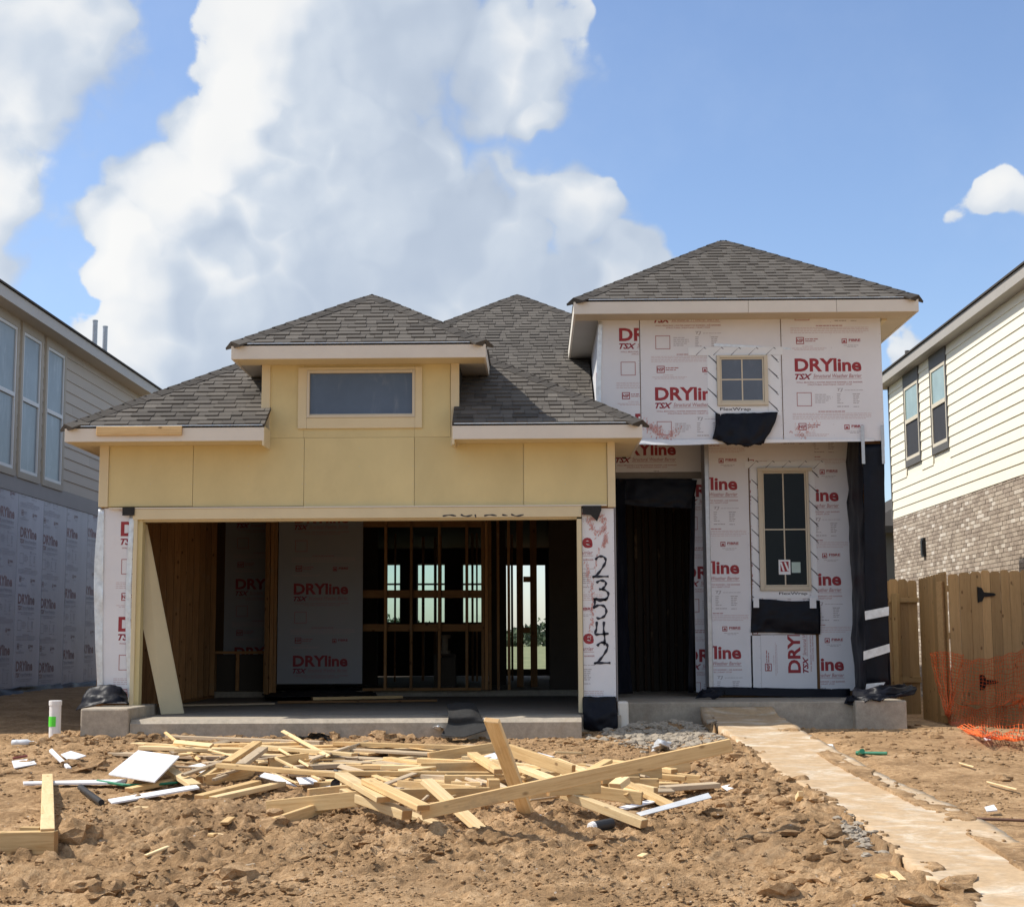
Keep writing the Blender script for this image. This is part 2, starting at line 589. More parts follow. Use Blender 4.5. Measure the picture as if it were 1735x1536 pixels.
def pane_mat(name, col, rough=.04, spec=.5, film_amt=0.0, filmcol=(.3, .34, .38)):
    m, n, b = new_mat(name)
    p = n.node('ShaderNodeNewGeometry').outputs['Position']
    k = n.rng(n.noise(p, 2.0, 4, .6), .3, .7, .85, 1.12, False)
    c = n.v('SCALE', col, k)
    if film_amt:
        st = n.noise(n.v('MULTIPLY', p, (3, 3, .8)), 2.2, 6, .7, 1.0)
        c = n.mix(n.m('MULTIPLY', n.rng(st, .5, .78), film_amt), c, c4(filmcol))
    n.put(b.inputs['Base Color'], c)
    b.inputs['Roughness'].default_value = rough
    b.inputs['Specular IOR Level'].default_value = spec
    return m


M = {}
M['yellow'] = plain('yellow_fibre_board', (.63, .525, .275), .8, .09, 1.6, .25, .2, 90, .03, stain=(1.3, .5, .8, .35, (.50, .41, .22)), stretch=(1, 1, .6))
M['trim'] = plain('cream_primed_trim', (.66, .56, .36), .7, .05, 3, .3, .06, 120, .03)
M['fascia'] = plain('primed_fascia', (.70, .645, .555), .7, .05, 2.5, .3, .05, 90, .03)
M['soffit'] = plain('soffit_board', (.56, .49, .37), .75, .06, 2.5, .25)
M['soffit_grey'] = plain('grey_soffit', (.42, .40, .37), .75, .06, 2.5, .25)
M['shingle'] = shingle_mat()
M['brick'] = brick_mat()
M['mortar'] = plain('mortar', (.56, .51, .44), .95, .12, 9, .1, .2, 90)
M['dirt'] = dirt_mat()
M['wrap'] = plain('white_sheathing_board', (.72, .72, .735), .45, .06, 1.6, .4, .25, 6, .02, stain=(.9, .56, .8, .35, (.66, .56, .50)))
M['wrap_shaded'] = plain('shaded_white_sheathing', (.36, .36, .375), .5, .05, 1.6, .35)  # white sheathing darkened: shade of garage and entry put into its colour
M['wrap_grey'] = plain('weathered_grey_sheathing', (.55, .565, .65), .45, .12, 1.4, .4, .04, 40, .05, stain=(.7, .5, .75, .5, (.37, .38, .45)), stretch=(1, 1.0, .25))
M['red'] = plain('red_print', (.32, .040, .048), .6, .15, 8, .3)
M['rust'] = plain('brown_print', (.40, .17, .17), .6, .1, 8, .3)
M['pale_print'] = plain('pale_print', (.56, .42, .42), .6, .08, 8, .3)
M['grey_print'] = plain('grey_print', (.40, .37, .38), .6, .08, 8, .3)
M['old_red'] = plain('faded_red_print', (.36, .25, .26), .6, .2, 3, .3)
M['old_grey'] = plain('faded_grey_print', (.38, .38, .45), .6, .15, 3, .3)
M['marker'] = plain('black_marker', (.022, .022, .035), .5, .1, 8, .3)
M['smear'] = plain('red_chalk_smear', (.62, .34, .31), .8, .2, 14, .2)
M['black'] = plain('black_plastic_sheet', (.006, .007, .012), .45, .3, 5, .18, .9, 11)
M['felt'] = plain('black_roofing_felt', (.035, .034, .033), .85, .2, 30, .2, .4, 160)
M['tape'] = plain('white_flashing_tape', (.76, .78, .79), .4, .04, 4, .4, .05, 30)
M['foil'] = plain('silver_seam_tape', (.66, .69, .70), .28, .2, 16, .6, .5, 30, metal=.35)
M['steel'] = plain('galvanised_steel', (.46, .47, .48), .38, .15, 20, .5, .1, 60, metal=.7)
M['frame'] = plain('tan_window_frame', (.60, .53, .40), .5, .04, 3, .4)
M['white_vinyl'] = plain('white_vinyl', (.78, .79, .79), .4, .03, 3, .4)
M['glass_dark'] = pane_mat('dark_window_glass', (.006, .010, .012), .03, .16)
M['glass_blue'] = pane_mat('blue_grey_window_glass', (.085, .105, .14), .12, .5, .5, (.16, .19, .24))
M['glass_film'] = pane_mat('film_covered_glass', (.080, .110, .165), .25, .5, .35, (.24, .27, .31))
M['glass_frost'] = pane_mat('frosted_film_glass', (.24, .30, .34), .3, .5, .75, (.46, .51, .54))
M['glass_green'] = pane_mat('pale_green_glass', (.26, .36, .34), .12, .5, .3, (.34, .44, .42))
M['screen'] = plain('dark_insect_screen', (.045, .045, .05), .7, .1, 5, .2)
M['stud'] = wood('framing_timber', (.45, .24, .10), (.25, .12, .05), .34, .8)
M['osb'] = wood('strand_board', (.20, .11, .05), (.11, .058, .026), .1, .85, True, 2)
M['pine'] = wood('fresh_pine', (.72, .51, .255), (.47, .28, .11), .22, .75)
M['pine_pale'] = wood('pale_pine', (.79, .61, .35), (.60, .40, .18), .15, .75)
M['pine_old'] = wood('weathered_grey_pine', (.56, .44, .30), (.40, .30, .19), .14, .85)
M['shaded_wood'] = wood('shaded_framing_timber', (.075, .045, .028), (.04, .024, .015), .2, .8)  # ordinary framing timber, painted near black to stand in for the entry's shade
M['cedar'] = wood('cedar_picket', (.70, .47, .235), (.51, .315, .14), .2, .85, True, 2, .8)
M['sid_grey'] = plain('taupe_siding', (.60, .545, .475), .7, .05, 2.2, .3, .08, 60, .04, stretch=(1, .3, 3))
M['sid_trim'] = plain('taupe_trim', (.52, .475, .40), .7, .04, 2, .3)
M['sid_band'] = plain('grey_band_board', (.41, .40, .40), .7, .05, 2, .3)
M['sid_cream'] = plain('cream_siding', (.83, .775, .62), .65, .03, 2.2, .3, .06, 60, .015, stretch=(1, .3, 3))
M['dark_trim'] = plain('dark_bronze_trim', (.105, .098, .09), .6, .08, 3, .3)
M['fascia_grey'] = plain('taupe_fascia', (.36, .335, .30), .7, .04, 2, .3)
M['fascia_left'] = plain('pale_grey_fascia', (.60, .58, .55), .7, .04, 2, .3)
M['concrete'] = concrete_mat('foundation_concrete', (.42, .36, .28), (.37, .29, .20), .52, .74, .6)
M['floor'] = concrete_mat('shaded_dusty_concrete', (.27, .24, .20), (.33, .25, .18), .45, .7, .6)  # dusty garage floor, its base colour darkened to carry the indoor shade
M['walk'] = concrete_mat('muddy_walk_concrete', (.66, .57, .44), (.48, .33, .185), .28, .56, .96)
M['rubble'] = plain('grey_mortar_rubble', (.37, .315, .245), .95, .25, 12, .1, .5, 60, .25)
M['pvc'] = plain('white_pvc', (.78, .76, .74), .4, .05, 6, .4)
M['lime'] = plain('lime_tape', (.12, .72, .06), .5, .05, 6, .3)
M['white_board'] = plain('white_scrap_board', (.76, .76, .77), .6, .06, 4, .3, .08, 60, .05, stain=(2.0, .58, .8, .4, (.55, .47, .38)))
M['clear'] = plain('cloudy_plastic', (.62, .64, .66), .25, .15, 8, .5)
M['abs'] = plain('black_pipe', (.03, .03, .032), .5, .2, 8, .4)
M['rusty'] = plain('rusty_steel_bar', (.14, .075, .05), .8, .25, 12, .3)
M['net'] = plain('orange_safety_net', (.88, .17, .04), .5, .1, 6, .3)
M['hinge'] = plain('black_iron', (.012, .012, .013), .5, .1, 9, .4)
M['green'] = plain('green_plastic', (.03, .22, .12), .45, .1, 6, .4)
M['blue'] = plain('blue_plastic', (.25, .45, .62), .3, .2, 6, .5)
M['dryred'] = plain('dusty_red_tarp', (.22, .07, .06), .7, .2, 6, .2)
M['interior'] = plain('shaded_interior_board', (.085, .07, .055), .9, .1, 3, .2)  # near-black colour stands in for the darkness of the unlit rooms

# ---------------------------------------------------------------- the ground and what lies behind the house
PY = [-60, 3, 8.2, 16.9, 17.6, 33.0, 34.5, 2000]
PZ = [-.85, -.80, -.61, -.185, -.19, -.19, -.03, -.03]


def sstep(v, a, b):
    t = np.clip((v - a) / (b - a), 0, 1); return t * t * (3 - 2 * t)


def base_z(x, y):
    x = np.asarray(x, float); y = np.asarray(y, float)
    z = np.interp(y, PY, PZ)
    z = z + .085 * sstep(x, 2.6, 3.0) * (1 - sstep(y, 15.5, 17.5))                 # level with the walk on its right
    z = z + .28 * sstep(-x, 4.9, 6.2) * sstep(y, 17.0, 21.0) * (1 - sstep(y, 33, 36))   # banked up between the houses on the left
    z = z - .20 * sstep(x, 4.7, 5.7) * sstep(y, 16.0, 18.5) * (1 - sstep(y, 24, 30))
    z = z + .10 * np.exp(-(((x + 1.6) / 1.5) ** 2 + ((y - 10.6) / .9) ** 2))      # heap under the front of the lumber
    z = z + .095 * sstep(x, 1.2, 1.95) * (1 - sstep(x, 2.0, 2.3)) * (1 - sstep(y, 15.5, 17.0))
    z = z + .10 * np.exp(-(((x - 1.45) / .55) ** 2 + ((y - 17.1) / .5) ** 2))
    z = z + .05 * np.exp(-(((x - .2) / 1.2) ** 2 + ((y - 11.2) / .8) ** 2))
    return z


def gp(px, py, h=0.0):
    """Point of the ground (raised by h) seen at a pixel."""
    d = ray(px, py); z = -.4
    for _ in range(40):
        p = CAM + d * ((z - CAM_Z) / d.z)
        z += .6 * (float(base_z(p.x, p.y)) + h - z)
    return CAM + d * ((z - CAM_Z) / d.z)


def walk_left(y):
    return np.interp(y, [4, 7.6, 10.4, 12.9, 17.7], [2.14, 2.10, 2.14, 1.97, 1.90])


def walk_z(y):
    y = np.asarray(y, float)
    return -.04 - .05 * (17.6 - y) + .07 * sstep(y, 17.45, 17.88)


def ground_z(x, y):
    z = base_z(x, y)
    n1 = fbm_np(x * .55, y * .55, 3, 3)
    n2 = fbm_np(x * 2.3, y * 2.6, 21, 4, .55)
    n3 = fbm_np(x * 8.5, y * 9.5, 41, 4, .6)
    bil = np.abs(fbm_np(x * 4.2 + n2 * .8, y * 4.8, 61, 3, .55))
    lump = np.clip(.30 - bil, 0, 1) * 3.0
    patch = sstep(fbm_np(x * .42 + 4.1, y * .5, 83, 3), -.35, .35)
    front = (1 - sstep(x, 1.3, 2.2)) * (1 - sstep(y, 15.2, 16.4))
    near_edge = np.exp(-((x - 1.75) / .42) ** 2) * (1 - sstep(y, 14.5, 16)) * (.4 + .6 * patch)
    slabfoot = np.exp(-((y - 16.35) / .35) ** 2) * (1 - sstep(x, -2.2, -.3)) * .9
    heap = np.exp(-(((x + 1.5) / 2.0) ** 2 + ((y - 10.5) / 1.0) ** 2))
    rough = np.clip(.24 + front * (.18 + .62 * patch) + near_edge * .75 + slabfoot + heap * .8, .12, 1.5)
    calm = sstep(x, 2.75, 3.3)
    rough = rough * (1 - .72 * calm)
    crust = np.sqrt(np.clip(fbm_np(x * 5.2 + n2 * .5, y * 6.4, 101, 4, .62) - .06, 0, 1))
    crumb = np.sqrt(np.clip(fbm_np(x * 13.0, y * 15.0, 107, 3, .6) - .10, 0, 1))
    z = z + rough * (.036 * crust + .019 * crumb)
    z = z + .030 * n1 + rough * (.033 * n2 + .022 * n3 + .026 * (lump - .25))
    # wheel and track marks bottom left
    tr = sstep(-x, 1.55, 2.0) * (1 - sstep(y + .25 * (x + 2.5), 9.5, 9.9)) * sstep(y, 6.6, 7.0)
    ph = (y + .42 * x + .05 * n2) * 33
    z = z + tr * (.058 * np.sqrt(np.clip(np.sin(ph), 0, 1)) * sstep(fbm_np(x * 4.2, np.floor(ph / 6.2832) * 1.7 + y * .5, 5, 3), -.30, .10) - .02)
    # kept below the slabs and the walk
    inwalk = (x > walk_left(y) + .03) & (x < walk_left(y) + .77) & (y < 17.9)
    wz = walk_z(y)
    spill = fbm_np(x * 2.0, y * 1.3, 91, 4, .6)
    z = np.where(inwalk, np.minimum(z, wz - .02), z)
    edge = (x > walk_left(y) + .55) & (x < walk_left(y) + .80) & (y < 16.0)
    z = np.where(edge & (spill > -.02), wz + .010 + .03 * np.clip(spill, 0, 1), z)
    ledge = (x > walk_left(y) - .05) & (x < walk_left(y) + .16) & (y < 17.0)
    sp2_ = fbm_np(x * 3.0 + 7, y * 1.9, 95, 4, .6) - 2.6 * np.clip(x - walk_left(y), -.05, .2)
    z = np.where(ledge & (sp2_ > .0), np.maximum(z, wz + .008 + .05 * np.clip(sp2_, 0, 1)), z)
    house = (x > -4.75) & (x < 4.3) & (y > 17.1) & (y < 33)
    z = np.where(house, -.30, z)
    return z


def axis(a):
    out = []
    for s, e, st in a:
        out += list(np.arange(s, e, st))
    return np.array(out)


gx = axis([(-900, -100, 200), (-100, -20, 20), (-20, -7.6, 1.2), (-7.6, -5.2, .08), (-5.2, -3.4, .024), (-3.4, 3.4, .017), (3.4, 5.0, .024), (5.0, 8.2, .06), (8.2, 20, 1.2), (20, 100, 20), (100, 901, 200)])
gy = axis([(-60, 2, 6), (2, 6.8, .3), (6.8, 11.4, .016), (11.4, 13.0, .022), (13.0, 17.6, .03), (17.6, 24, .1), (24, 36, 1), (36, 100, 8), (100, 1801, 170)])
GXX, GYY = np.meshgrid(gx, gy)
GZZ = ground_z(GXX, GYY)
nxg, nyg = len(gx), len(gy)


def grid_mesh(name, X, Y, Z, mat, attr=None):
    ny_, nx_ = X.shape
    me = bpy.data.meshes.new(name)
    co = np.stack([X, Y, Z], -1).reshape(-1, 3).astype(np.float32)
    i = np.arange(ny_ - 1)[:, None] * nx_ + np.arange(nx_ - 1)[None]
    f = np.stack([i, i + 1, i + nx_ + 1, i + nx_], -1).reshape(-1, 4).astype(np.int32)
    me.vertices.add(len(co)); me.vertices.foreach_set('co', co.ravel())
    me.loops.add(f.size); me.loops.foreach_set('vertex_index', f.ravel())
    me.polygons.add(len(f)); me.polygons.foreach_set('loop_start', np.arange(0, f.size, 4, dtype=np.int32))
    me.polygons.foreach_set('use_smooth', np.ones(len(f), bool))
    me.update(calc_edges=True)
    if attr is not None:
        a = me.attributes.new('damp', 'FLOAT', 'POINT'); a.data.foreach_set('value', attr.ravel().astype(np.float32))
    me.materials.append(mat)
    return link(name, me)


damp = .30 * sstep(fbm_np(GXX * .8, GYY * .9, 131, 4, .6), .10, .5) * (1 - sstep(GXX, 1.9, 2.3)) * (1 - sstep(GYY, 11.5, 13))
damp = np.maximum(damp, .55 * np.exp(-((GXX + 2.0) / .5) ** 2 - ((GYY - 8.6) / .45) ** 2) * sstep(fbm_np(GXX * 3, GYY * 3, 7, 3), -.2, .3))
damp = np.maximum(damp, .5 * sstep(GYY, 17.6, 19) * (1 - sstep(GYY, 33, 36)) * sstep(-GXX, 4.8, 5.2))
ground = grid_mesh('ground', GXX, GYY, GZZ, M['dirt'], damp)
tag(ground, 'churned tan clay building plot in front of the house', kind='structure')

# the walk
wy = np.arange(3.0, 17.885, .05); wx = np.linspace(0, 1, 17)
mb = MB()
WXX, WYY = np.meshgrid(wx, wy)
wl = walk_left(WYY); jag = .035 * fbm_np(WYY * 4.0, WXX * 0 + 2, 9, 4)
PXX = wl + jag * (WXX < .01) + WXX * .80 - jag * (WXX > .99)
PZZ = walk_z(WYY) + .006 * fbm_np(PXX * 3, WYY * 2.5, 15, 4) + .012 * sstep(fbm_np(PXX * 1.4, WYY * .9, 19, 4), .05, .5)
walk = grid_mesh('walkway', PXX, WYY, PZZ, M['walk'])
sm_ = walk.modifiers.new('thickness', 'SOLIDIFY'); sm_.thickness = .11; sm_.offset = -1
tag(walk, 'muddy concrete front walk running from the porch towards the street', kind='structure')


# field and trees beyond the back of the house
m_, n_, b_ = new_mat('dry_grass_field')
p_ = n_.node('ShaderNodeNewGeometry').outputs['Position']
n_.put(b_.inputs['Base Color'], n_.ramp(n_.noise(n_.v('MULTIPLY', p_, (1, .25, 1)), .9, 6, .65), [(.3, (.10, .125, .045)), (.7, (.22, .225, .10))]))
b_.inputs['Roughness'].default_value = .95
mb = MB(); mb.quad((-900, 38, .02), (900, 38, .02), (900, 1800, .02), (-900, 1800, .02))
fld = mb.build('grass_field', m_, center=False)
tag(fld, 'flat green field behind the house', kind='structure')
m_, n_, b_ = new_mat('far_foliage')
p_ = n_.node('ShaderNodeNewGeometry').outputs['Position']
n_.put(b_.inputs['Base Color'], n_.ramp(n_.noise(p_, .5, 5, .65), [(.3, (.035, .055, .03)), (.7, (.075, .10, .05))]))
b_.inputs['Roughness'].default_value = .95
mb = MB()
rr = random.Random(4)
for i in range(520):                       # a far wood that reads as one mass: many leaf clumps
    cx = rr.uniform(-150, 150); cy = rr.uniform(400, 440); hh = 4.2 + 2.2 * math.sin(cx * .11) + rr.uniform(0, 2.4)
    for k in range(24):
        c = Vector((cx + rr.gauss(0, 1.6), cy + rr.gauss(0, 1.5), rr.uniform(.05, 1.0) * hh)); s = rr.uniform(.5, 1.2)
        q = [c + Vector((rr.uniform(-s, s), rr.uniform(-s, s), rr.uniform(-s, s))) for _ in range(4)]
        mb.add(q, [(0, 1, 2), (0, 2, 3), (0, 3, 1), (1, 3, 2)])
far_wood = mb.build('far_woodland', m_)
tag(far_wood, 'dark tree line far across the field', kind='stuff')

# ---------------------------------------------------------------- flat print on the sheathing boards
def make_texts(specs):
    obs = []
    for s, off, shear in specs:
        cu = bpy.data.curves.new('txt', 'FONT')
        cu.body = s; cu.offset = off; cu.shear = shear; cu.resolution_u = 3
        o = bpy.data.objects.new('txt', cu); COL.objects.link(o); obs.append(o)
    bpy.context.view_layer.update()
    dg = bpy.context.evaluated_depsgraph_get()
    out = {}
    for (s, off, shear), o in zip(specs, obs):
        me = bpy.data.meshes.new_from_object(o.evaluated_get(dg))
        v = np.array([tuple(x.co)[:2] for x in me.vertices]) if len(me.vertices) else np.zeros((1, 2))
        f = [tuple(p.vertices) for p in me.polygons if p.normal.z > 0 or True]
        mn = v.min(0); mx = v.max(0)
        out[s] = ((v - mn) / np.maximum(mx - mn, 1e-6), f)
        bpy.data.meshes.remove(me)
    for o in obs:
        cu = o.data; bpy.data.objects.remove(o); bpy.data.curves.remove(cu)
    return out


L1 = 'WALL BRACING | WATER-RESISTIVE BARRIER | AIR BARRIER'
L2 = 'STRUCTURAL SHEATHING | DRAFT STOP'
TX = make_texts([('DRYline', .034, 0), ('TSX', .035, .32), ('Structural Weather Barrier', .006, .25), (L1, .012, 0), (L2, .012, 0),
                 ('NSP', .03, 0), ('FIBRE', .03, 0), ('FlexWrap', .012, .0), ('TJ', .02, .2)])


class Flat:
    """2-D print: polygons with a colour index."""
    def __init__(s): s.v = []; s.f = []; s.c = []

    def text(s, t, u0, u1, v0, v1, c):
        g, f = TX[t]; b = len(s.v)
        s.v += [(u0 + x * (u1 - u0), v0 + y * (v1 - v0)) for x, y in g]
        s.f += [tuple(i + b for i in q) for q in f]; s.c += [c] * len(f)

    def rect(s, u0, u1, v0, v1, c):
        b = len(s.v); s.v += [(u0, v0), (u1, v0), (u1, v1), (u0, v1)]; s.f.append((b, b + 1, b + 2, b + 3)); s.c.append(c)

    def words(s, u0, u1, v, h, c, rr):
        u = u0
        while u < u1 - .01:
            w = min(rr.uniform(.018, .05), u1 - u); s.rect(u, u + w, v - h / 2, v + h / 2, c); u += w + rr.uniform(.005, .009)

    def ring(s, u0, u1, v0, v1, t, c):
        s.rect(u0, u1, v0, v0 + t, c); s.rect(u0, u1, v1 - t, v1, c); s.rect(u0, u0 + t, v0 + t, v1 - t, c); s.rect(u1 - t, u1, v0 + t, v1 - t, c)


def print_unit():
    """one repeat of the printed pattern; (0,0) is the left end of the big logo's baseline"""
    rr = random.Random(3); F = Flat()
    F.text('DRYline', 0, .806, -.002, .162, 0)
    F.text('TSX', -.002, .208, -.098, -.026, 4)
    F.text('Structural Weather Barrier', .222, .806, -.076, -.030, 1)
    F.rect(.212, .808, -.090, -.086, 1)
    F.text(L1, .015, .815, -.146, -.124, 1)
    F.text(L2, .15, .685, -.174, -.153, 1)
    F.text('TJ', .50, .575, -.252, -.206, 3)
    F.words(.595, .83, -.231, .006, 3, rr)
    F.ring(.015, .195, -.424, -.255, .008, 1)
    for k, w in enumerate((.145, .185, .19, .175, .14)):
        F.words(.235, .235 + w, -.283 - .024 * k, .008, 3, rr)
    for k, w in enumerate((.06, .05, .035, .045, .035, .075)):
        F.words(.50, .50 + w, -.278 - .0222 * k, .008, 3, rr)
    F.words(.50, .64, -.43, .011, 3, rr)
    F.words(.69, .78, -.278, .010, 3, rr)
    for k in (1, 2, 3, 4, 5, 7):
        F.words(.695, .695 + rr.uniform(.05, .08), -.278 - .0222 * k, .009, 3, rr)
    F.words(.27, .593, -.49, .010, 1, rr)
    for k, v in enumerate((-.515, -.534, -.555, -.576)):
        F.words(-.04, .908 if k < 3 else .84, v, .006, 2, rr)
    F.ring(.025, .122, -.716, -.63, .009, 0)
    F.text('NSP', .036, .111, -.694, -.653, 0)
    F.words(.135, .295, -.655, .012, 1, rr); F.words(.135, .26, -.68, .010, 1, rr)
    # small house-in-a-square emblem
    F.ring(.578, .640, -.712, -.652, .009, 0)
    b = len(F.v); F.v += [(.594, -.698), (.624, -.698), (.624, -.682), (.609, -.668), (.594, -.682)]; F.f.append((b, b + 1, b + 2, b + 3, b + 4)); F.c.append(0)
    F.text('FIBRE', .664, .805, -.688, -.656, 0)
    F.rect(.664, .80, -.700, -.697, 2)
    F.words(.60, .79, -.735, .006, 3, rr); F.words(.64, .75, -.752, .006, 3, rr)
    F.words(.10, .24, -.745, .006, 2, rr); F.words(-.03, .39, -.768, .006, 2, rr); F.words(.0, .36, -.785, .006, 2, rr)
    return F


UNIT = print_unit()
PRINT_NEW = [M['red'], M['rust'], M['pale_print'], M['grey_print'], plain('dark_maroon_print', (.27, .035, .055), .6, .1, 8, .3), M['wrap']]
PRINT_OLD = [M['old_red'], M['old_grey'], M['old_grey'], M['old_grey'], M['old_red'], M['wrap_grey']]


def board(parent, name, O, U, V, N, w, h, mat, thick=.008, anchors=(), rep=1.055, palette=None, off=.0015, scale=1.0, flat=None):
    """A printed board: a slab whose printed face is in the plane O + u U + v V, N pointing out; the print is its child."""
    O, U, V, N = map(Vector, (O, U, V, N))
    mb = MB()
    P = lambda u, v, n=0: O + U * u + V * v + N * n
    mb.hexa([P(0, 0, -thick), P(w, 0, -thick), P(w, 0, 0), P(0, 0, 0), P(0, h, -thick), P(w, h, -thick), P(w, h, 0), P(0, h, 0)])
    o = mb.build(name, mat, parent)
    bm = bmesh.new()
    F = flat or UNIT
    for (au, av) in anchors:
        vs = [bm.verts.new((x * scale + au, y * scale + av, 0)) for x, y in F.v]
        for f, c in zip(F.f, F.c):
            try:
                bf = bm.faces.new([vs[i] for i in f]); bf.material_index = c
            except ValueError:
                pass
    rn = random.Random(int(w * 977 + h * 131))
    for cu in ([.012, w - .012] + ([w / 2] if w > .7 else [])):
        vv = .06
        while vv < h - .03:                     # nail heads
            a_, b_ = cu + rn.uniform(-.003, .003), vv + rn.uniform(-.015, .015); r_ = .0038
            try:
                bf = bm.faces.new([bm.verts.new((a_ + r_ * q, b_ + r_ * t, 0)) for q, t in ((-1, -.4), (-.3, -1), (.7, -.7), (1, .3), (.3, 1), (-.8, .6))]); bf.material_index = 3
            except ValueError:
                pass
            vv += .155
    m = .003
    for co, no in (((m, 0, 0), (-1, 0, 0)), ((w - m, 0, 0), (1, 0, 0)), ((0, m, 0), (0, -1, 0)), ((0, h - m, 0), (0, 1, 0))):
        bmesh.ops.bisect_plane(bm, geom=bm.verts[:] + bm.edges[:] + bm.faces[:], plane_co=co, plane_no=no, clear_outer=True, dist=1e-6)
    loose = [v for v in bm.verts if not v.link_faces]
    bmesh.ops.delete(bm, geom=loose, context='VERTS')
    if bm.faces:
        c = P(w / 2, h / 2)
        for v in bm.verts:
            v.co = P(v.co.x, v.co.y, off) - c
        me = bpy.data.meshes.new('print'); bm.to_mesh(me)
        for mm in (palette or PRINT_NEW):
            me.materials.append(mm)
        link('print', me, o, c)['kind'] = 'stuff'
    bm.free()
    return o


def rectY(x0, y0, x1, y1, Y):
    xm, ym = (x0 + x1) / 2, (y0 + y1) / 2
    return at_y(x0, ym, Y).x, at_y(x1, ym, Y).x, at_y(xm, y1, Y).z, at_y(xm, y0, Y).z


def boardY(parent, px, Y, logos=(), rep=1.055, mat=None, palette=None, name='sheathing_board', up=1, down=4, scale=1.0, zx=None, thick=.008):
    """board facing the street, given by its rectangle in the photograph; logos = [(px of logo left, px of a baseline)]"""
    X0, X1, Z0, Z1 = rectY(*px, Y)
    if zx:
        Z0 = zx[0] if zx[0] is not None else Z0
        Z1 = zx[1] if zx[1] is not None else Z1
    an = []
    for lx, ly in logos:
        p = at_y(lx, ly, Y)
        for k in range(-down, up + 1):
            an.append((p.x - X0, p.z - Z0 + k * rep))
    return board(parent, name, (X0, Y, Z0), (1, 0, 0), (0, 0, 1), (0, -1, 0), X1 - X0, Z1 - Z0, mat or M['wrap'], thick, an, rep, palette, scale=scale)


def stroke_mesh(strokes, width, O, U, V, N, mat, name, parent, off=.004, smooth_n=8):
    """hand-drawn strokes as flat ribbons in the plane O,U,V"""
    O, U, V, N = map(Vector, (O, U, V, N))
    mb = MB()
    for st in strokes:
        pts = []
        P = [Vector((a, b)) for a, b in st]
        for i in range(len(P) - 1):
            p0 = P[max(i - 1, 0)]; p1 = P[i]; p2 = P[i + 1]; p3 = P[min(i + 2, len(P) - 1)]
            for k in range(smooth_n):
                t = k / smooth_n
                pts.append(.5 * ((2 * p1) + (p2 - p0) * t + (2 * p0 - 5 * p1 + 4 * p2 - p3) * t * t + (3 * p1 - p0 - 3 * p2 + p3) * t ** 3))
        pts.append(P[-1])
        n = len(pts)
        L = []; R_ = []
        for i, p in enumerate(pts):
            d = (pts[min(i + 1, n - 1)] - pts[max(i - 1, 0)])
            d = d.normalized() if d.length > 1e-6 else Vector((1, 0))
            nn = Vector((-d.y, d.x)); w = width / 2 * (.85 + .3 * math.sin(i * .7))
            L.append(p + nn * w); R_.append(p - nn * w)
        vs = [O + U * q.x + V * q.y + N * off for q in L + R_]
        mb.add(vs, [(i, i + 1, n + i + 1, n + i) for i in range(n - 1)])
    return mb.build(name, mat, parent)

# ---------------------------------------------------------------- the unfinished house
GY = 17.03; GE = 16.6; PITCH = .61
house = thing('unfinished_house', 'unfinished house with open garage, yellow boards and printed white sheathing', 'house', (0, 24, -.2))


def hpart(mb, name, mat, parent=house, **k):
    return mb.build(name, mat, parent, **k)


def boxpart(name, mat, x0, x1, y0, y1, z0, z1, parent=house, bevel=0.0):
    mb = MB(); mb.box(x0, x1, y0, y1, z0, z1)
    return mb.build(name, mat, parent, bevel=bevel)


def pxbox(name, mat, px, Y, depth, parent=house, z=None, bevel=0.0, front=None):
    """box whose front face fills a pixel rectangle of the photograph at distance Y"""
    X0, X1, Z0, Z1 = rectY(*px, Y)
    if z:
        Z0 = z[0] if z[0] is not None else Z0
        Z1 = z[1] if z[1] is not None else Z1
    return boxpart(name, mat, X0, X1, Y, Y + depth, Z0, Z1, parent, bevel)


# foundation
boxpart('garage_slab', M['concrete'], -4.86, .93, 16.95, 22.95, -.45, -.004, bevel=.01)
ap_ = MB(); x0_, x1_ = at_y(220, 1225, 16.26).x, at_y(985, 1205, 16.3).x
ap_.slab([(x0_, 16.26, -.45), (x0_, 16.948, -.45), (x0_, 16.948, -.003), (x0_, 16.31, -.003), (x0_, 16.26, -.045)], (x1_ - x0_, 0, 0))
ap_.build('slab_apron', M['concrete'], house)
boxpart('house_slab', M['concrete'], -4.86, 4.30, 23.0, 33.3, -.45, .085)
boxpart('porch_slab', M['concrete'], .94, 4.10, 17.9, 22.99, -.45, .092, bevel=.012)
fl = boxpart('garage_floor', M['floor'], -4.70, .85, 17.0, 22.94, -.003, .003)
p0 = at_y(135, 1240, 16.22); p1 = at_y(218, 1192, 16.22)
boxpart('corner_block', M['concrete'], p0.x, p1.x, 16.22, 17.5, -.5, .12, bevel=.02)
p0 = at_y(1450, 1222, 17.72); p1 = at_y(1536, 1185, 17.72)
boxpart('corner_block', M['concrete'], p0.x, p1.x, 17.72, 18.6, -.5, .108, bevel=.015)
p0 = at_y(1047, 1222, 16.98); p1 = at_y(1065, 1188, 16.98)
boxpart('corner_block', M['fascia'], p0.x, p1.x, 16.98, 17.3, -.4, at_y(1056, 1188, 16.98).z, bevel=.02)

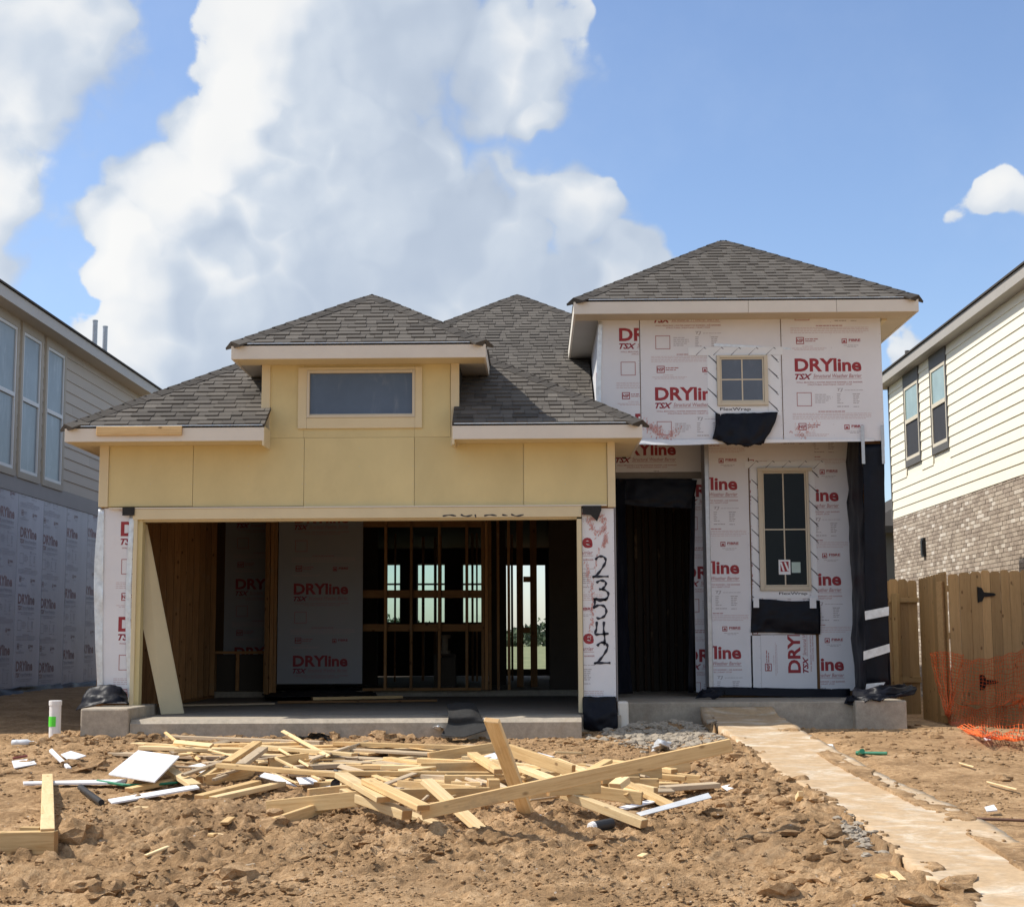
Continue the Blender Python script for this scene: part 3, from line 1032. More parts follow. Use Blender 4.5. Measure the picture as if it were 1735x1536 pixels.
# garage front: core, yellow boards, trims
EZ = 3.165                               # garage eave height
WX0, WX1 = -4.873, .903
boxpart('wall_core', M['yellow'], WX0 + .03, WX1 - .03, 17.045, 17.14, 2.30, 3.02)
boxpart('wall_core', M['yellow'], -3.04, -.86, 17.045, 17.14, 3.03, 3.98)
ZSEAM = at_y(600, 741, 17.005).z
LP = [184.5, 327, 515, 702, 887, 1028.5]
for a, b in zip(LP[:-1], LP[1:]):
    X0, X1, Z0, Z1 = rectY(a + .35, 741.5, b - .35, 857.5, 17.005)
    wb_ = boxpart('wall_board', M['yellow'], X0, X1, 17.005, 17.03, Z0, ZSEAM - .0025)
    mb = MB()
    for u in (X0 + .015, (X0 + X1) / 2, X1 - .015):
        z_ = Z0 + .05
        while z_ < ZSEAM - .03:
            mb.box(u - .003, u + .003, 17.0035, 17.0048, z_ - .003, z_ + .003); z_ += .2
    mb.build('nails', M['steel'], wb_)['kind'] = 'stuff'
X0, X1, Z0, Z1 = rectY(458, 606, 763, 740.5, 17.005)
xa = at_y(515, 700, 17.005).x; xb = at_y(702, 700, 17.005).x
Z0 = ZSEAM
zc = at_y(600, 724, 17.005).z; zt = at_y(600, 629, 17.005).z
boxpart('wall_board', M['yellow'], X0, xa - .002, 17.005, 17.03, Z0, 3.99)
boxpart('wall_board', M['yellow'], xb + .002, X1, 17.005, 17.03, Z0, 3.99)
boxpart('wall_board', M['yellow'], xa, xb, 17.005, 17.03, Z0, zc - .003)
boxpart('wall_board', M['yellow'], xa, xb, 17.005, 17.03, zt + .004, 3.99)
for px in ((168, 742, 183.6, 858.5), (1029.2, 742, 1042.3, 858.5)):
    pxbox('corner_trim', M['trim'], px, 16.985, .045, z=(None, 3.03), bevel=.003)
for px in ((443, 606, 457.4, 752), (763.6, 606, 778, 755)):
    pxbox('corner_trim', M['trim'], px, 16.985, .045, z=(None, 3.985), bevel=.003)
pxbox('header_trim', M['trim'], (225, 859.5, 985, 877.5), 16.975, .05, bevel=.003)
pxbox('header_flashing', M['fascia'], (184, 857.2, 1028, 859.2), 16.965, .06)
pxbox('jamb', M['trim'], (222.5, 878.4, 229, 1213), 16.98, .16, bevel=.003)
pxbox('jamb', M['yellow'], (229.6, 878.4, 238, 1211), 17.01, .13, bevel=.003)
pxbox('jamb', M['trim'], (979, 878.4, 987, 1207), 16.98, .16, bevel=.003)
X0, X1, Z0, Z1 = rectY(225, 859.5, 985, 877.5, 16.975)
boxpart('header_underside', M['trim'], X0 + .1, X1 - .05, 17.03, 17.17, Z0 - .02, Z0 + .03)
# tail ends of marker strokes along the header
hp = at_y(750, 877, 16.974)
stroke_mesh([[(.0, .02), (.08, .03), (.15, .02)], [(.2, .035), (.26, .015), (.33, .03)], [(.36, .035), (.37, .0)], [(.46, .02), (.53, .03), (.6, .02)],
             [(.66, .03), (.72, .02)], [(.76, .035), (.82, .015), (.9, .03)]], .016, (hp.x, 16.974, hp.z), (1, 0, 0), (0, 0, 1), (0, -1, 0), M['marker'], 'marker_strokes', house, .002)

# dormer window: trim boards, frame, pane
TX0, TX1, TZ0, TZ1 = rectY(505, 622, 715, 725, 16.98)
SX0, SX1, SZ0, SZ1 = rectY(520, 627, 703, 707, 16.98)
win = boxpart('window', M['trim'], TX0, SX0 - .002, 16.98, 17.01, TZ0, TZ1)
boxpart('window_trim', M['trim'], SX1 + .002, TX1, 16.98, 17.01, TZ0, TZ1, win)
boxpart('window_trim', M['trim'], SX0, SX1, 16.982, 17.01, TZ0, SZ0 - .002, win)
boxpart('window_trim', M['trim'], SX0, SX1, 16.982, 17.01, SZ1 + .002, TZ1, win)


def window_frame(parent, x0, x1, z0, z1, yf, yb, t, mat, name='frame'):
    mb = MB()
    mb.box(x0, x0 + t, yf, yb, z0, z1); mb.box(x1 - t, x1, yf, yb, z0, z1)
    mb.box(x0 + t, x1 - t, yf, yb, z0, z0 + t); mb.box(x0 + t, x1 - t, yf, yb, z1 - t, z1)
    return mb.build(name, mat, parent, bevel=.003)


window_frame(win, SX0, SX1, SZ0, SZ1, 16.972, 17.03, .03, M['frame'])
boxpart('sash', M['frame'], SX0 + .03, SX1 - .03, 17.005, 17.03, SZ0 + .03, SZ0 + .045, win)
boxpart('pane', M['glass_film'], SX0 + .03, SX1 - .03, 17.012, 17.02, SZ0 + .045, SZ1 - .03, win)

# posts either side of the garage opening
boardY(house, (172, 861, 226, 1191), 17.022, [(204.5, 908)], name='sheathing_board')
rp = boardY(house, (987.5, 861, 1042, 1181), 17.022, [(881, 928.5)], name='sheathing_board')
boxpart('post_core', M['stud'], -4.84, -4.50, 17.035, 17.2, 0, 2.3)
boxpart('post_core', M['stud'], .54, .88, 17.035, 17.2, 0, 2.3)
# seam tape at the outer corner of the left post: crinkled
a = at_y(166.5, 862, 17.0); b = at_y(176, 862, 17.0); c = at_y(165, 1182, 17.0); d = at_y(174, 1182, 17.0)
film('seam_tape', [[(a.x, 17.012, a.z), (b.x, 17.012, b.z)], [(a.x - .03, 17.012, 1.6), (b.x + .01, 17.012, 1.6)], [(a.x + .0, 17.012, .9), (b.x + .02, 17.012, .9)], [(c.x, 17.012, c.z), (d.x, 17.012, d.z)]],
     M['foil'], house, .008, 9, 3, .002)
a = at_y(222, 872, 17.0); c = at_y(219, 1190, 17.0)
film('seam_tape', [[(a.x - .02, 17.013, a.z), (a.x + .035, 17.013, a.z)], [(a.x - .04, 17.013, 1.2), (a.x + .02, 17.013, 1.2)], [(c.x - .02, 17.013, c.z), (c.x + .04, 17.013, c.z)]],
     M['foil'], house, .006, 9, 8, .002)
X0, X1, Z0, Z1 = rectY(207.5, 858.8, 228, 873, 16.96)
boxpart('flashing_patch', M['felt'], X0, X1, 16.955, 16.963, Z0, Z1)
X0, X1, Z0, Z1 = rectY(987, 856.5, 1019, 880, 16.96)
mb = MB(); mb.slab([(X0, 16.963, Z0 + .06), (X0 + .09, 16.963, Z0 + .05), (X0 + .16, 16.963, Z0 - .02), (X1, 16.963, Z1 - .05), (X1, 16.963, Z1), (X0, 16.963, Z1)], (0, -.008, 0))
mb.build('flashing_patch', M['felt'], house)
# red chalk smears
rr = random.Random(8)


def smear(parent, pts, Y, r, n, name='chalk_smear'):
    mb = MB()
    for k in range(n):
        t = rr.random() * (len(pts) - 1); i = min(int(t), len(pts) - 2); f = t - i
        p = at_y(pts[i][0] * (1 - f) + pts[i + 1][0] * f + rr.gauss(0, r), pts[i][1] * (1 - f) + pts[i + 1][1] * f + rr.gauss(0, r * 1.2), Y)
        a = rr.uniform(.006, .022); b2 = rr.uniform(.002, .006); an = rr.uniform(.6, 1.9)
        c, s = math.cos(an), math.sin(an)
        q = [(p.x + u * a * c - v * b2 * s, Y - .0003 * (k % 7), p.z + u * a * s + v * b2 * c) for u, v in ((-1, -.6), (.2, -1), (1, .3), (-.1, 1))]
        mb.poly(q)
    return mb.build(name, M['smear'], parent)


smear(rp, [(1000, 880), (1020, 872), (1026, 895), (1010, 905), (996, 880)], 17.019, 2.4, 210)
smear(rp, [(1027, 905), (1022, 925), (1029, 912)], 17.019, 1.5, 120)
smear(rp, [(992, 950), (1000, 985), (1005, 1040), (1000, 1080)], 17.019, 2.0, 90)
smear(rp, [(1014, 930), (1004, 1000), (1003, 1060)], 17.019, 1.2, 60)
# house number in black marker, one digit under another
D = {'2': [[(-.06, .085), (-.02, .12), (.035, .115), (.055, .07), (.02, .0), (-.04, -.075), (-.085, -.105), (-.03, -.1), (.085, -.10)]],
     '3': [[(-.055, .085), (-.01, .11), (.045, .095), (.045, .055), (.01, .02), (-.02, .012), (.03, .008), (.075, -.03), (.06, -.085), (.0, -.11), (-.065, -.10), (-.09, -.085)]],
     '5': [[(.075, .105), (-.02, .115), (-.055, .11), (-.055, .06), (-.065, .015), (-.02, .045), (.045, .035), (.07, -.02), (.045, -.075), (-.01, -.10), (-.04, -.085)]],
     '4': [[(-.05, .12), (-.055, .04), (-.07, -.015), (-.02, -.02), (.08, -.012)], [(.03, .12), (.025, .03), (.035, -.06), (.03, -.14)]]}
for ch, (cx, cy) in zip('23542', ((1018, 961), (1019, 1000), (1016.5, 1032), (1019, 1071), (1021, 1107))):
    p = at_y(cx, cy, 17.02)
    stroke_mesh(D[ch], .026, (p.x, 17.0195, p.z), (1, 0, 0), (0, 0, 1), (0, -1, 0), M['marker'], 'house_number', rp, .0025)

# ---- roofs
SHINGLES = []            # (size key, tab corners, parent key) gathered from every slope


def slope(poly, A, B, roof, expo=.118, wmin=.10, wmax=.25, seed=0, vis=1.0):
    """tabs of shingle over a planar polygon whose eave runs from A to B"""
    rr = random.Random(seed)
    A = Vector(A); B = Vector(B); e = (B - A).normalized()
    n = None
    P = [Vector(p) for p in poly]
    n = (P[1] - P[0]).cross(P[2] - P[0]).normalized()
    if n.z < 0:
        n = -n
    s = n.cross(e)
    if s.z < 0:
        s = -s
    q = [((p - A).dot(e), (p - A).dot(s)) for p in P]
    ymax = max(y for _, y in q)

    def span(y):
        xs = []
        for i in range(len(q)):
            (x0, y0), (x1, y1) = q[i], q[(i + 1) % len(q)]
            if (y0 - y) * (y1 - y) <= 0 and abs(y1 - y0) > 1e-9:
                xs.append(x0 + (x1 - x0) * (y - y0) / (y1 - y0))
        return (min(xs), max(xs)) if len(xs) > 1 else None
    k = 0
    while k * expo < ymax - .02:
        y = k * expo
        sp = span(min(y + expo * .55, ymax - .01))
        sp2 = span(min(y + .012, ymax - .01))
        k += 1
        if not sp:
            continue
        x = sp[0] - rr.uniform(0, .25)
        tooth = rr.random() < .5
        while x < sp[1]:
            w = rr.uniform(wmin, wmax) * (.75 if tooth else 1.15)
            a, b = max(x, sp[0]), min(x + w, sp[1])
            x += w; tooth = not tooth
            if b - a < .03:
                continue
            jig = rr.uniform(-.006, .006); th = (.019 if tooth else .011) + rr.uniform(-.002, .002)
            y0 = y + jig - (.0 if tooth else -.004); y1 = min(y + expo * 1.12, ymax)
            at = lambda xx, yy, h: A + e * xx + s * yy + n * h
            c = [at(a + .002, y0, .001), at(b - .002, y0, .001), at(b - .002, y1, -.002), at(a + .002, y1, -.002),
                 at(a + .002, y0, th), at(b - .002, y0, th), at(b - .002, y1, .004), at(a + .002, y1, .004)]
            SHINGLES.append((roof, c, min(1, max(0, (.44 if tooth else .52) + rr.gauss(0, .07))), (at((a + b) / 2, y, 0) - CAM).length / vis))


def caps(roof, a, b, w, n2, seed=0, step=.15):
    """bent cap shingles along a hip from a (low) to b (high); w = the two side directions lying in the slopes"""
    a = Vector(a); b = Vector(b); d = (b - a).normalized(); L = (b - a).length
    k = 0; rr = random.Random(seed)
    mb = MB(); u, v = [Vector(q).normalized() * .145 for q in w]; up = Vector(n2).normalized()
    p0 = -d * .0; l = d * (step * 1.5)
    lo = up * .020; hi = up * .010
    pts = [u + lo, lo * 1.15, v + lo, u + l + hi, l + hi * 1.15, v + l + hi, u - up * .004, v - up * .004]
    mb.add(pts, [(0, 1, 4, 3), (1, 2, 5, 4), (0, 6, 1), (1, 6, 7), (1, 7, 2), (0, 3, 6), (2, 7, 5)])
    base = None
    while k * step < L - step * 1.45:
        p = a + d * (k * step)
        if base is None:
            base = mb.build('ridge_cap', M['shingle'], roof, loc=(0, 0, 0), center=False)
            me = base.data; base.location = p - base_of(roof)
        else:
            link('ridge_cap', me, roof, p)
        k += 1


def hip_side(a, b, left):
    """directions down both slopes from a hip"""
    d = (Vector(b) - Vector(a)).normalized()
    return d


def hip_roof(name, x0, x1, y0, y1, ze, front=None, side_y=None, deck_front=None, label=None, seed=0, capsteps=.2, overhang_plane=.012, cap_sides=(True, True)):
    """hip roof over a rectangle: eaves at ze; the ridge runs back. Returns the roof part."""
    h = (x1 - x0) / 2; xm = (x0 + x1) / 2; zr = ze + h * PITCH
    ap = Vector((xm, y0 + h, zr)); bp = Vector((xm, max(y1 - h, y0 + h + .01), zr))
    mb = MB(); t = (0, 0, -.03)
    for poly in (deck_front if deck_front else [[(x0, y0, ze), (x1, y0, ze), ap]]):
        mb.slab(poly, t)
    ly = side_y or y0
    mb.slab([(x1, ly, ze), (x1, y1, ze), bp, ap] if ly == y0 else [(x1, y0, ze), (x1, y1, ze), bp, ap], t)
    mb.slab([(x0, y1, ze), (x0, y0, ze), ap, bp], t)
    mb.slab([(x1, y1, ze), (x0, y1, ze), bp], t)
    roof = mb.build(name, M['shingle'], house)
    for i, poly in enumerate(front if front else [[(x0, y0, ze), (x1, y0, ze), tuple(ap)]]):
        slope(poly, (x0, y0, ze), (x1, y0, ze), roof, seed=seed + i)
    slope([(x1, y0, ze), (x1, y1, ze), tuple(bp), tuple(ap)], (x1, y0, ze), (x1, y1, ze), roof, wmin=.5, wmax=1.0, seed=seed + 11, vis=.2)
    slope([(x0, y0, ze), (x0, y1, ze), tuple(bp), tuple(ap)], (x0, y0, ze), (x0, y1, ze), roof, wmin=.5, wmax=1.0, seed=seed + 12, vis=.2)
    nf = Vector((0, -PITCH, 1)).normalized()
    for sx, xc in ((1, x0), (-1, x1)):
        if not cap_sides[0 if sx == 1 else 1]:
            continue
        a = Vector((xc, y0, ze)); d = (ap - a).normalized()
        ns = Vector((-sx * PITCH, 0, 1)).normalized()
        u = d.cross(nf).normalized(); v = d.cross(ns).normalized()
        if u.x * sx < 0: u = -u
        if v.x * sx > 0 and v.y < 0: v = -v
        if v.y < 0: v = -v
        caps(roof, a, ap, (u, v), nf + ns, seed, capsteps)
    return roof, ap, bp


gx0, gx1 = -5.143, 1.185
gh = (gx1 - gx0) / 2; gxm = (gx0 + gx1) / 2


def on_front(x, y):
    return (x, y, EZ + (y - GE) * PITCH)


gl = -2.948; gr = at_y(766, 717, GE).x
lefttri = [on_front(gx0, GE), on_front(gl, GE), on_front(gl, GE + (gl - gx0))]
righttri = [on_front(gr, GE), on_front(gx1, GE), on_front(gr, GE + (gx1 - gr))]
midpoly = [on_front(gl, 17.15), on_front(gr, 17.15), on_front(gr, GE + (gx1 - gr)), on_front(gxm, GE + gh), on_front(gl, GE + (gl - gx0))]
garage_roof, gap, gbp = hip_roof('garage_roof', gx0, gx1, GE, 24.5, EZ, front=[lefttri, righttri], deck_front=[lefttri, righttri, midpoly], seed=1)
dx0, dx1 = -3.327, -.52; DZ = 4.07
dormer_roof, dap, dbp = hip_roof('dormer_roof', dx0, dx1, GE, 20.6, DZ, seed=20)
tx0, tx1 = .49, 4.598; TZ = 4.848
tower_back = at_x(960, 632, .49).y
tower_roof, tap, tbp = hip_roof('tower_roof', tx0, tx1, 18.0, tower_back + .2, TZ, seed=40)
mx0, mx1 = -5.143, 4.66; MZ = 3.14
mfront = [(-2.2, 18.4 + 2.2, MZ + 2.2 * PITCH), (gx1 - .2, 18.4 + .2, MZ + .2 * PITCH), (.77, 18.4 + .2, MZ + .2 * PITCH), (.77, 22.28, MZ + 3.88 * PITCH), (-.24, 23.3, MZ + 4.9 * PITCH)]
mfront = [(-1.9, 18.4 + .3, MZ + .3 * PITCH), (.775, 18.4 + .3, MZ + .3 * PITCH), (.775, 22.28, MZ + 3.88 * PITCH), (-.24, 23.3, MZ + 4.9 * PITCH), (-1.9, 21.64, MZ + 3.24 * PITCH)]
mright = [(mx1, 22.2, MZ), (mx1, 33.6, MZ), (-.24, 28.7, MZ + 4.9 * PITCH), (-.24, 23.3, MZ + 4.9 * PITCH), (.86, 22.2, MZ + 3.8 * PITCH)]
mleft = [(mx0, 18.4, MZ), (mx0, 33.6, MZ), (-.24, 28.7, MZ + 4.9 * PITCH), (-.24, 23.3, MZ + 4.9 * PITCH)]
mback = [(mx1, 33.6, MZ), (mx0, 33.6, MZ), (-.24, 28.7, MZ + 4.9 * PITCH)]
mb = MB()
for poly in ([(mx0, 18.4, MZ), (-.9, 18.4, MZ), (-.9, 22.64, MZ + 4.24 * PITCH)], [(-.9, 18.4, MZ), (.775, 18.4, MZ), (.775, 22.28, MZ + 3.88 * PITCH), (-.24, 23.3, MZ + 4.9 * PITCH), (-.9, 22.64, MZ + 4.24 * PITCH)], mright, mleft, mback):
    mb.slab(poly, (0, 0, -.03))
main_roof = mb.build('main_roof', M['shingle'], house)
slope(mfront, (mx0, 18.4, MZ), (mx1, 18.4, MZ), main_roof, seed=60)
slope(mright, (mx1, 18.4, MZ), (mx1, 33.6, MZ), main_roof, wmin=.5, wmax=1.0, seed=61, vis=.2)
slope(mleft, (mx0, 18.4, MZ), (mx0, 33.6, MZ), main_roof, wmin=.5, wmax=1.0, seed=62, vis=.2)
nf_ = Vector((0, -PITCH, 1)).normalized(); map_ = Vector((-.24, 23.3, MZ + 4.9 * PITCH))
for sx, a_ in ((1, (-2.6, 20.94, MZ + 2.54 * PITCH)), (-1, (.86, 22.2, MZ + 3.8 * PITCH))):
    a_ = Vector(a_); d_ = (map_ - a_).normalized(); ns_ = Vector((-sx * PITCH, 0, 1)).normalized()
    u_ = d_.cross(nf_).normalized(); v_ = d_.cross(ns_).normalized()
    if u_.x * sx < 0: u_ = -u_
    if v_.y < 0: v_ = -v_
    caps(main_roof, a_, map_, (u_, v_), nf_ + ns_, 9, .2)

# shingles: the largest in view are single pieces under their roof, the rest one mass
SHINGLES.sort(key=lambda r: r[3])
proto = {}
rest = MB()
for i, (roof, c, tone, dist) in enumerate(SHINGLES):
    if i < 300:
        mb = MB(); mb.cur = tone; mb.hexa(c); mb.build('shingle', M['shingle'], roof)
    else:
        rest.cur = tone; rest.hexa(c)
ro = rest.build('shingles', M['shingle'], house)
ro['kind'] = 'stuff'

# ---- eaves
FH = .165


def fascia_run(a, b, z, mat=M['fascia'], h=FH, out=(0, -1, 0), t=.025, name='fascia'):
    """board along an eave, top edge at z"""
    a = Vector((a[0], a[1], z)); b = Vector((b[0], b[1], z)); o = Vector(out) * t
    mb = MB(); dn = Vector((0, 0, -h))
    mb.hexa([a + dn, b + dn, b + dn - o, a + dn - o, a, b, b - o, a - o])
    return mb.build(name, mat, house, bevel=.002)


def soffit(x0, x1, y0, y1, z, mat):
    return boxpart('soffit', mat, x0, x1, y0, y1, z, z + .012)


ez = EZ - .012
fascia_run((gx0, GE), (gl - .005, GE), ez); fascia_run((gr + .005, GE), (gx1, GE), ez)
fascia_run((gx0, GE + .027), (gx0, 24), ez, out=(-1, 0, 0)); fascia_run((gx1, GE + .027), (gx1, 18.38), ez, out=(1, 0, 0))
fascia_run((gl, GE + .002), (gl, 16.98), ez - .004, M['trim'], out=(1, 0, 0), h=FH + .05); fascia_run((gr, GE + .002), (gr, 16.98), ez - .004, M['trim'], out=(-1, 0, 0), h=FH + .05)
soffit(gx0 + .026, gl - .026, GE + .026, 17.0, ez - FH + .004, M['trim']); soffit(gr + .026, gx1 - .026, GE + .026, 17.0, ez - FH + .004, M['trim'])
soffit(gx0 + .026, WX0 - .0, 17.003, 24, ez - FH + .004, M['trim']); soffit(WX1 + .0, gx1 - .026, 17.003, 18.36, ez - FH + .004, M['trim'])
dz = DZ - .012
fascia_run((dx0, GE), (dx1, GE), dz); fascia_run((dx0, GE + .027), (dx0, 18.3), dz, out=(-1, 0, 0)); fascia_run((dx1, GE + .027), (dx1, 18.3), dz, out=(1, 0, 0))
soffit(dx0 + .026, dx1 - .026, GE + .026, 17.0, dz - FH + .004, M['trim'])
soffit(dx0 + .026, -3.075, 17.003, 18.3, dz - FH + .004, M['soffit_grey']); soffit(-.832, dx1 - .026, 17.003, 18.3, dz - FH + .004, M['soffit_grey'])
for x in (-3.065, -.862):
    boxpart('dormer_side', M['felt'], x, x + .03, 17.032, 19.6, 3.05, dz - FH + .004)
tz = TZ - .012
fascia_run((tx0, 18.0), (2.57, 18.0), tz); fascia_run((2.574, 18.0), (3.62, 18.0), tz); fascia_run((3.624, 18.0), (tx1, 18.0), tz)
fascia_run((tx0, 18.027), (tx0, tower_back), tz, out=(-1, 0, 0)); fascia_run((tx1, 18.027), (tx1, tower_back), tz, out=(1, 0, 0))
soffit(tx0 + .026, tx1 - .026, 18.026, 18.405, tz - FH + .004, M['soffit'])
soffit(tx0 + .026, .795, 18.408, tower_back, tz - FH + .004, M['soffit_grey']); soffit(4.235, tx1 - .026, 18.408, tower_back, tz - FH + .004, M['soffit'])
boxpart('soffit_batten', M['trim'], 4.25, 4.31, 18.42, tower_back, tz - FH - .02, tz - FH + .003)
# short board nailed over the left fascia
X0, X1, Z0, Z1 = rectY(163, 722, 308, 737, 16.565)
bar('nailed_board', (X0, 16.58, (Z0 + Z1) / 2), (X1, 16.58, (Z0 + Z1) / 2), .036, Z1 - Z0, M['pine'], house)
# drip edges where the roof paper shows between fascia and shingles
for x0, x1, yy, zz in ((gx0, gl, GE, EZ), (gr, gx1, GE, EZ), (dx0, dx1, GE, DZ), (tx0, tx1, 18.0, TZ)):
    boxpart('drip_edge', M['foil'], x0 + .02, x1 - .02, yy - .012, yy + .03, zz - .011, zz - .001)

# ---- tower walls
TY = 18.4
ztop = tz - FH + .004
boardY(house, (1016, 538, 1084.3, 749), TY, [(1049, 578)], zx=(3.172, ztop))
tw = boardY(house, (1085.7, 538, 1324.3, 749), TY, [(1110, 678.5)], zx=(3.168, ztop))
tr_ = boardY(house, (1325.7, 538, 1494.5, 749), TY, [(1346.7, 629.6)], zx=(3.172, ztop))
smear(tw, [(1092, 715), (1110, 732), (1130, 740), (1150, 728)], TY - .003, 4, 190)
smear(tw, [(1095, 722), (1120, 728)], TY - .003, 2.5, 100)
smear(tr_, [(1345, 725), (1360, 742), (1385, 715)], TY - .003, 4, 70)
board(house, 'sheathing_board', (.797, 24.0, 3.1), (0, -1, 0), (0, 0, 1), (-1, 0, 0), 5.6, ztop - 3.1, M['wrap'], .008, [(3.6, .5), (4.8, .9)])
boxpart('sheathing_board', M['wrap'], 4.222, 4.23, 18.41, 24.0, 3.1, ztop)
boxpart('floor_soffit', M['osb'], .82, 4.2, 18.52, 19.9, 3.41, 3.47)
boxpart('wall_core', M['osb'], .81, 4.218, 18.412, 18.5, 3.26, ztop)
film('seam_tape', [[(.80, 18.385, ztop - .02), (.85, 18.385, ztop - .02)], [(.775, 18.385, 4.2), (.83, 18.385, 4.2)], [(.76, 18.385, 3.7), (.82, 18.385, 3.7)], [(.80, 18.385, 3.3), (.835, 18.385, 3.3)]],
     M['foil'], house, .010, 9, 13, .002)
film('loose_wrap_edge', [[(.86, 18.385, 3.20), (1.6, 18.38, 3.20), (2.5, 18.38, 3.20), (4.1, 18.385, 3.19)], [(.86, 18.37, 3.165), (1.6, 18.35, 3.13), (2.5, 18.38, 3.15), (4.1, 18.38, 3.165)]],
     M['tape'], house, .008, 6, 15, .003)


def framed_window(px_out, px_pane, Y, mx, my, glass, mat, nm='window', deep=.03):
    """window in a printed wall: outer frame (the part), inner sash, panes and bars"""
    X0, X1, Z0, Z1 = rectY(*px_out, Y)
    x0, x1, z0, z1 = rectY(*px_pane, Y)
    t = .045
    mb = MB(); yf, yb = Y - deep, Y + .02
    mb.box(X0, x0 - .02, yf, yb, Z0, Z1); mb.box(x1 + .02, X1, yf, yb, Z0, Z1)
    mb.box(x0 - .02, x1 + .02, yf, yb, Z0, z0 - .02); mb.box(x0 - .02, x1 + .02, yf, yb, z1 + .02, Z1)
    w = mb.build(nm, mat, house, bevel=.004)
    window_frame(w, x0 - .0185, x1 + .0185, z0 - .0185, z1 + .0185, yf + .012, yb, .0185, mat, 'sash')
    cx = at_y(mx, (px_pane[1] + px_pane[3]) / 2, Y).x if mx else None
    cz = at_y((px_pane[0] + px_pane[2]) / 2, my, Y).z if my else None
    b = .008
    xs = [x0, cx - b, cx + b, x1] if cx else [x0, x1]
    zs = [z0, cz - b, cz + b, z1] if cz else [z0, z1]
    for i in range(0, len(xs), 2):
        for j in range(0, len(zs), 2):
            boxpart('pane', glass, xs[i], xs[i + 1], Y - .005, Y + .003, zs[j], zs[j + 1], w)
    if cx:
        boxpart('muntin', mat, cx - b, cx + b, Y - .009, Y + .005, z0, z1, w)
    if cz:
        boxpart('muntin', mat, x0, cx - b - .001 if cx else x1, Y - .009, Y + .005, cz - b, cz + b, w)
        if cx:
            boxpart('muntin', mat, cx + b + .001, x1, Y - .009, Y + .005, cz - b, cz + b, w)
    return w, (X0, X1, Z0, Z1)


def tape_strip(px, Y, marks, name='window_tape', lift=.004):
    """white flashing tape with slanting black ticks printed along it"""
    X0, X1, Z0, Z1 = rectY(*px, Y)
    t = boxpart(name, M['tape'], X0, X1, Y - lift, Y - lift + .003, Z0, Z1)
    mb = MB()
    for cx, cy, s in marks:
        p = at_y(cx, cy, Y)
        a = Vector((p.x - .05, Y - lift - .001, p.z - .05 * s)); b = Vector((p.x + .05, Y - lift - .001, p.z + .05 * s))
        mb.slab([a + Vector((0, 0, .006)), a - Vector((0, 0, .004)), b - Vector((0, 0, .004)), b + Vector((.01, 0, .006))], (0, -.0005, 0))
        mb.slab([b + Vector((0, 0, .0)), b + Vector((.025, 0, -.02)), b + Vector((.02, 0, -.024)), b - Vector((.006, 0, .006))], (0, -.0005, 0))
    if marks:
        mb.build('print', M['grey_print'] if False else M['marker'], t)
    return t


w1, _ = framed_window((1214.7, 602, 1300.7, 687), (1222.8, 609, 1291.5, 678), TY - .004, 1257.4, 643, M['glass_blue'], M['frame'])
tape_strip((1166, 588, 1326, 601.8), TY, [(1186 + 29.5 * i, 595, 1) for i in range(5)], lift=.006)
tape_strip((1199, 602.2, 1214.4, 706), TY, [(1206, 608 + 28.5 * i, -1) for i in range(4)])
tape_strip((1301, 602.2, 1322, 704), TY, [(1309, 604 + 27.5 * i, -1) for i in range(4)])
tb = tape_strip((1214.6, 687.4, 1300.8, 699.5), TY, [], lift=.006)
mb = MB(); g, f = TX['FlexWrap']
X0, X1, Z0, Z1 = rectY(1220, 690.5, 1272, 697, TY)
mb.add([(X0 + x * (X1 - X0), TY - .0075, Z0 + z * (Z1 - Z0)) for x, z in g], f); mb.build('print', M['marker'], tb)
X0, X1, Z0, Z1 = rectY(1210, 578.5, 1326, 586, TY)
mb = MB(); mb.slab([(X0, TY - .001, Z1 - .02), (X0, TY - .001, Z0 - .0), (X1 + .1, TY - .001, Z0 - .05), (X1 + .1, TY - .001, Z0 - .03)], (0, -.003, 0)); mb.build('window_tape', M['foil'], house)


def fy(pts, Y):
    return [tuple(at_y(x, y, Y - d)) for x, y, d in pts]


film('window_flap', [fy([(1212, 700, .02), (1240, 700, .03), (1275, 700, .03), (1318, 698, .02)], TY), fy([(1212, 722, .06), (1240, 724, .09), (1275, 724, .08), (1312, 718, .05)], TY),
                     fy([(1208, 740, .05), (1240, 748, .10), (1275, 751, .10), (1297, 744, .05)], TY), fy([(1207, 744, .04), (1240, 752, .08), (1272, 754, .08), (1290, 750, .04)], TY)],
     M['black'], house, .05, 4, 21)

# ---- porch walls
PYW = 19.3
ptop = 3.40
boxpart('wall_core', M['osb'], 2.19, 3.97, 19.312, 19.42, .1, 3.40)
kw = dict(rep=1.055)
boardY(house, (1204.5, 757, 1271.5, 1166), PYW, [(1143.5, 972.5)], up=2, down=3, zx=(None, ptop))
boardY(house, (1272.6, 757, 1383.2, 1074), PYW, [(1262, 835)], up=1, down=2, zx=(None, ptop))
boardY(house, (1384.2, 757, 1452, 1169.5), PYW, [(1316, 992)], up=2, down=2, zx=(None, ptop))
boardY(house, (1272.6, 1076, 1289.5, 1166), PYW, [])
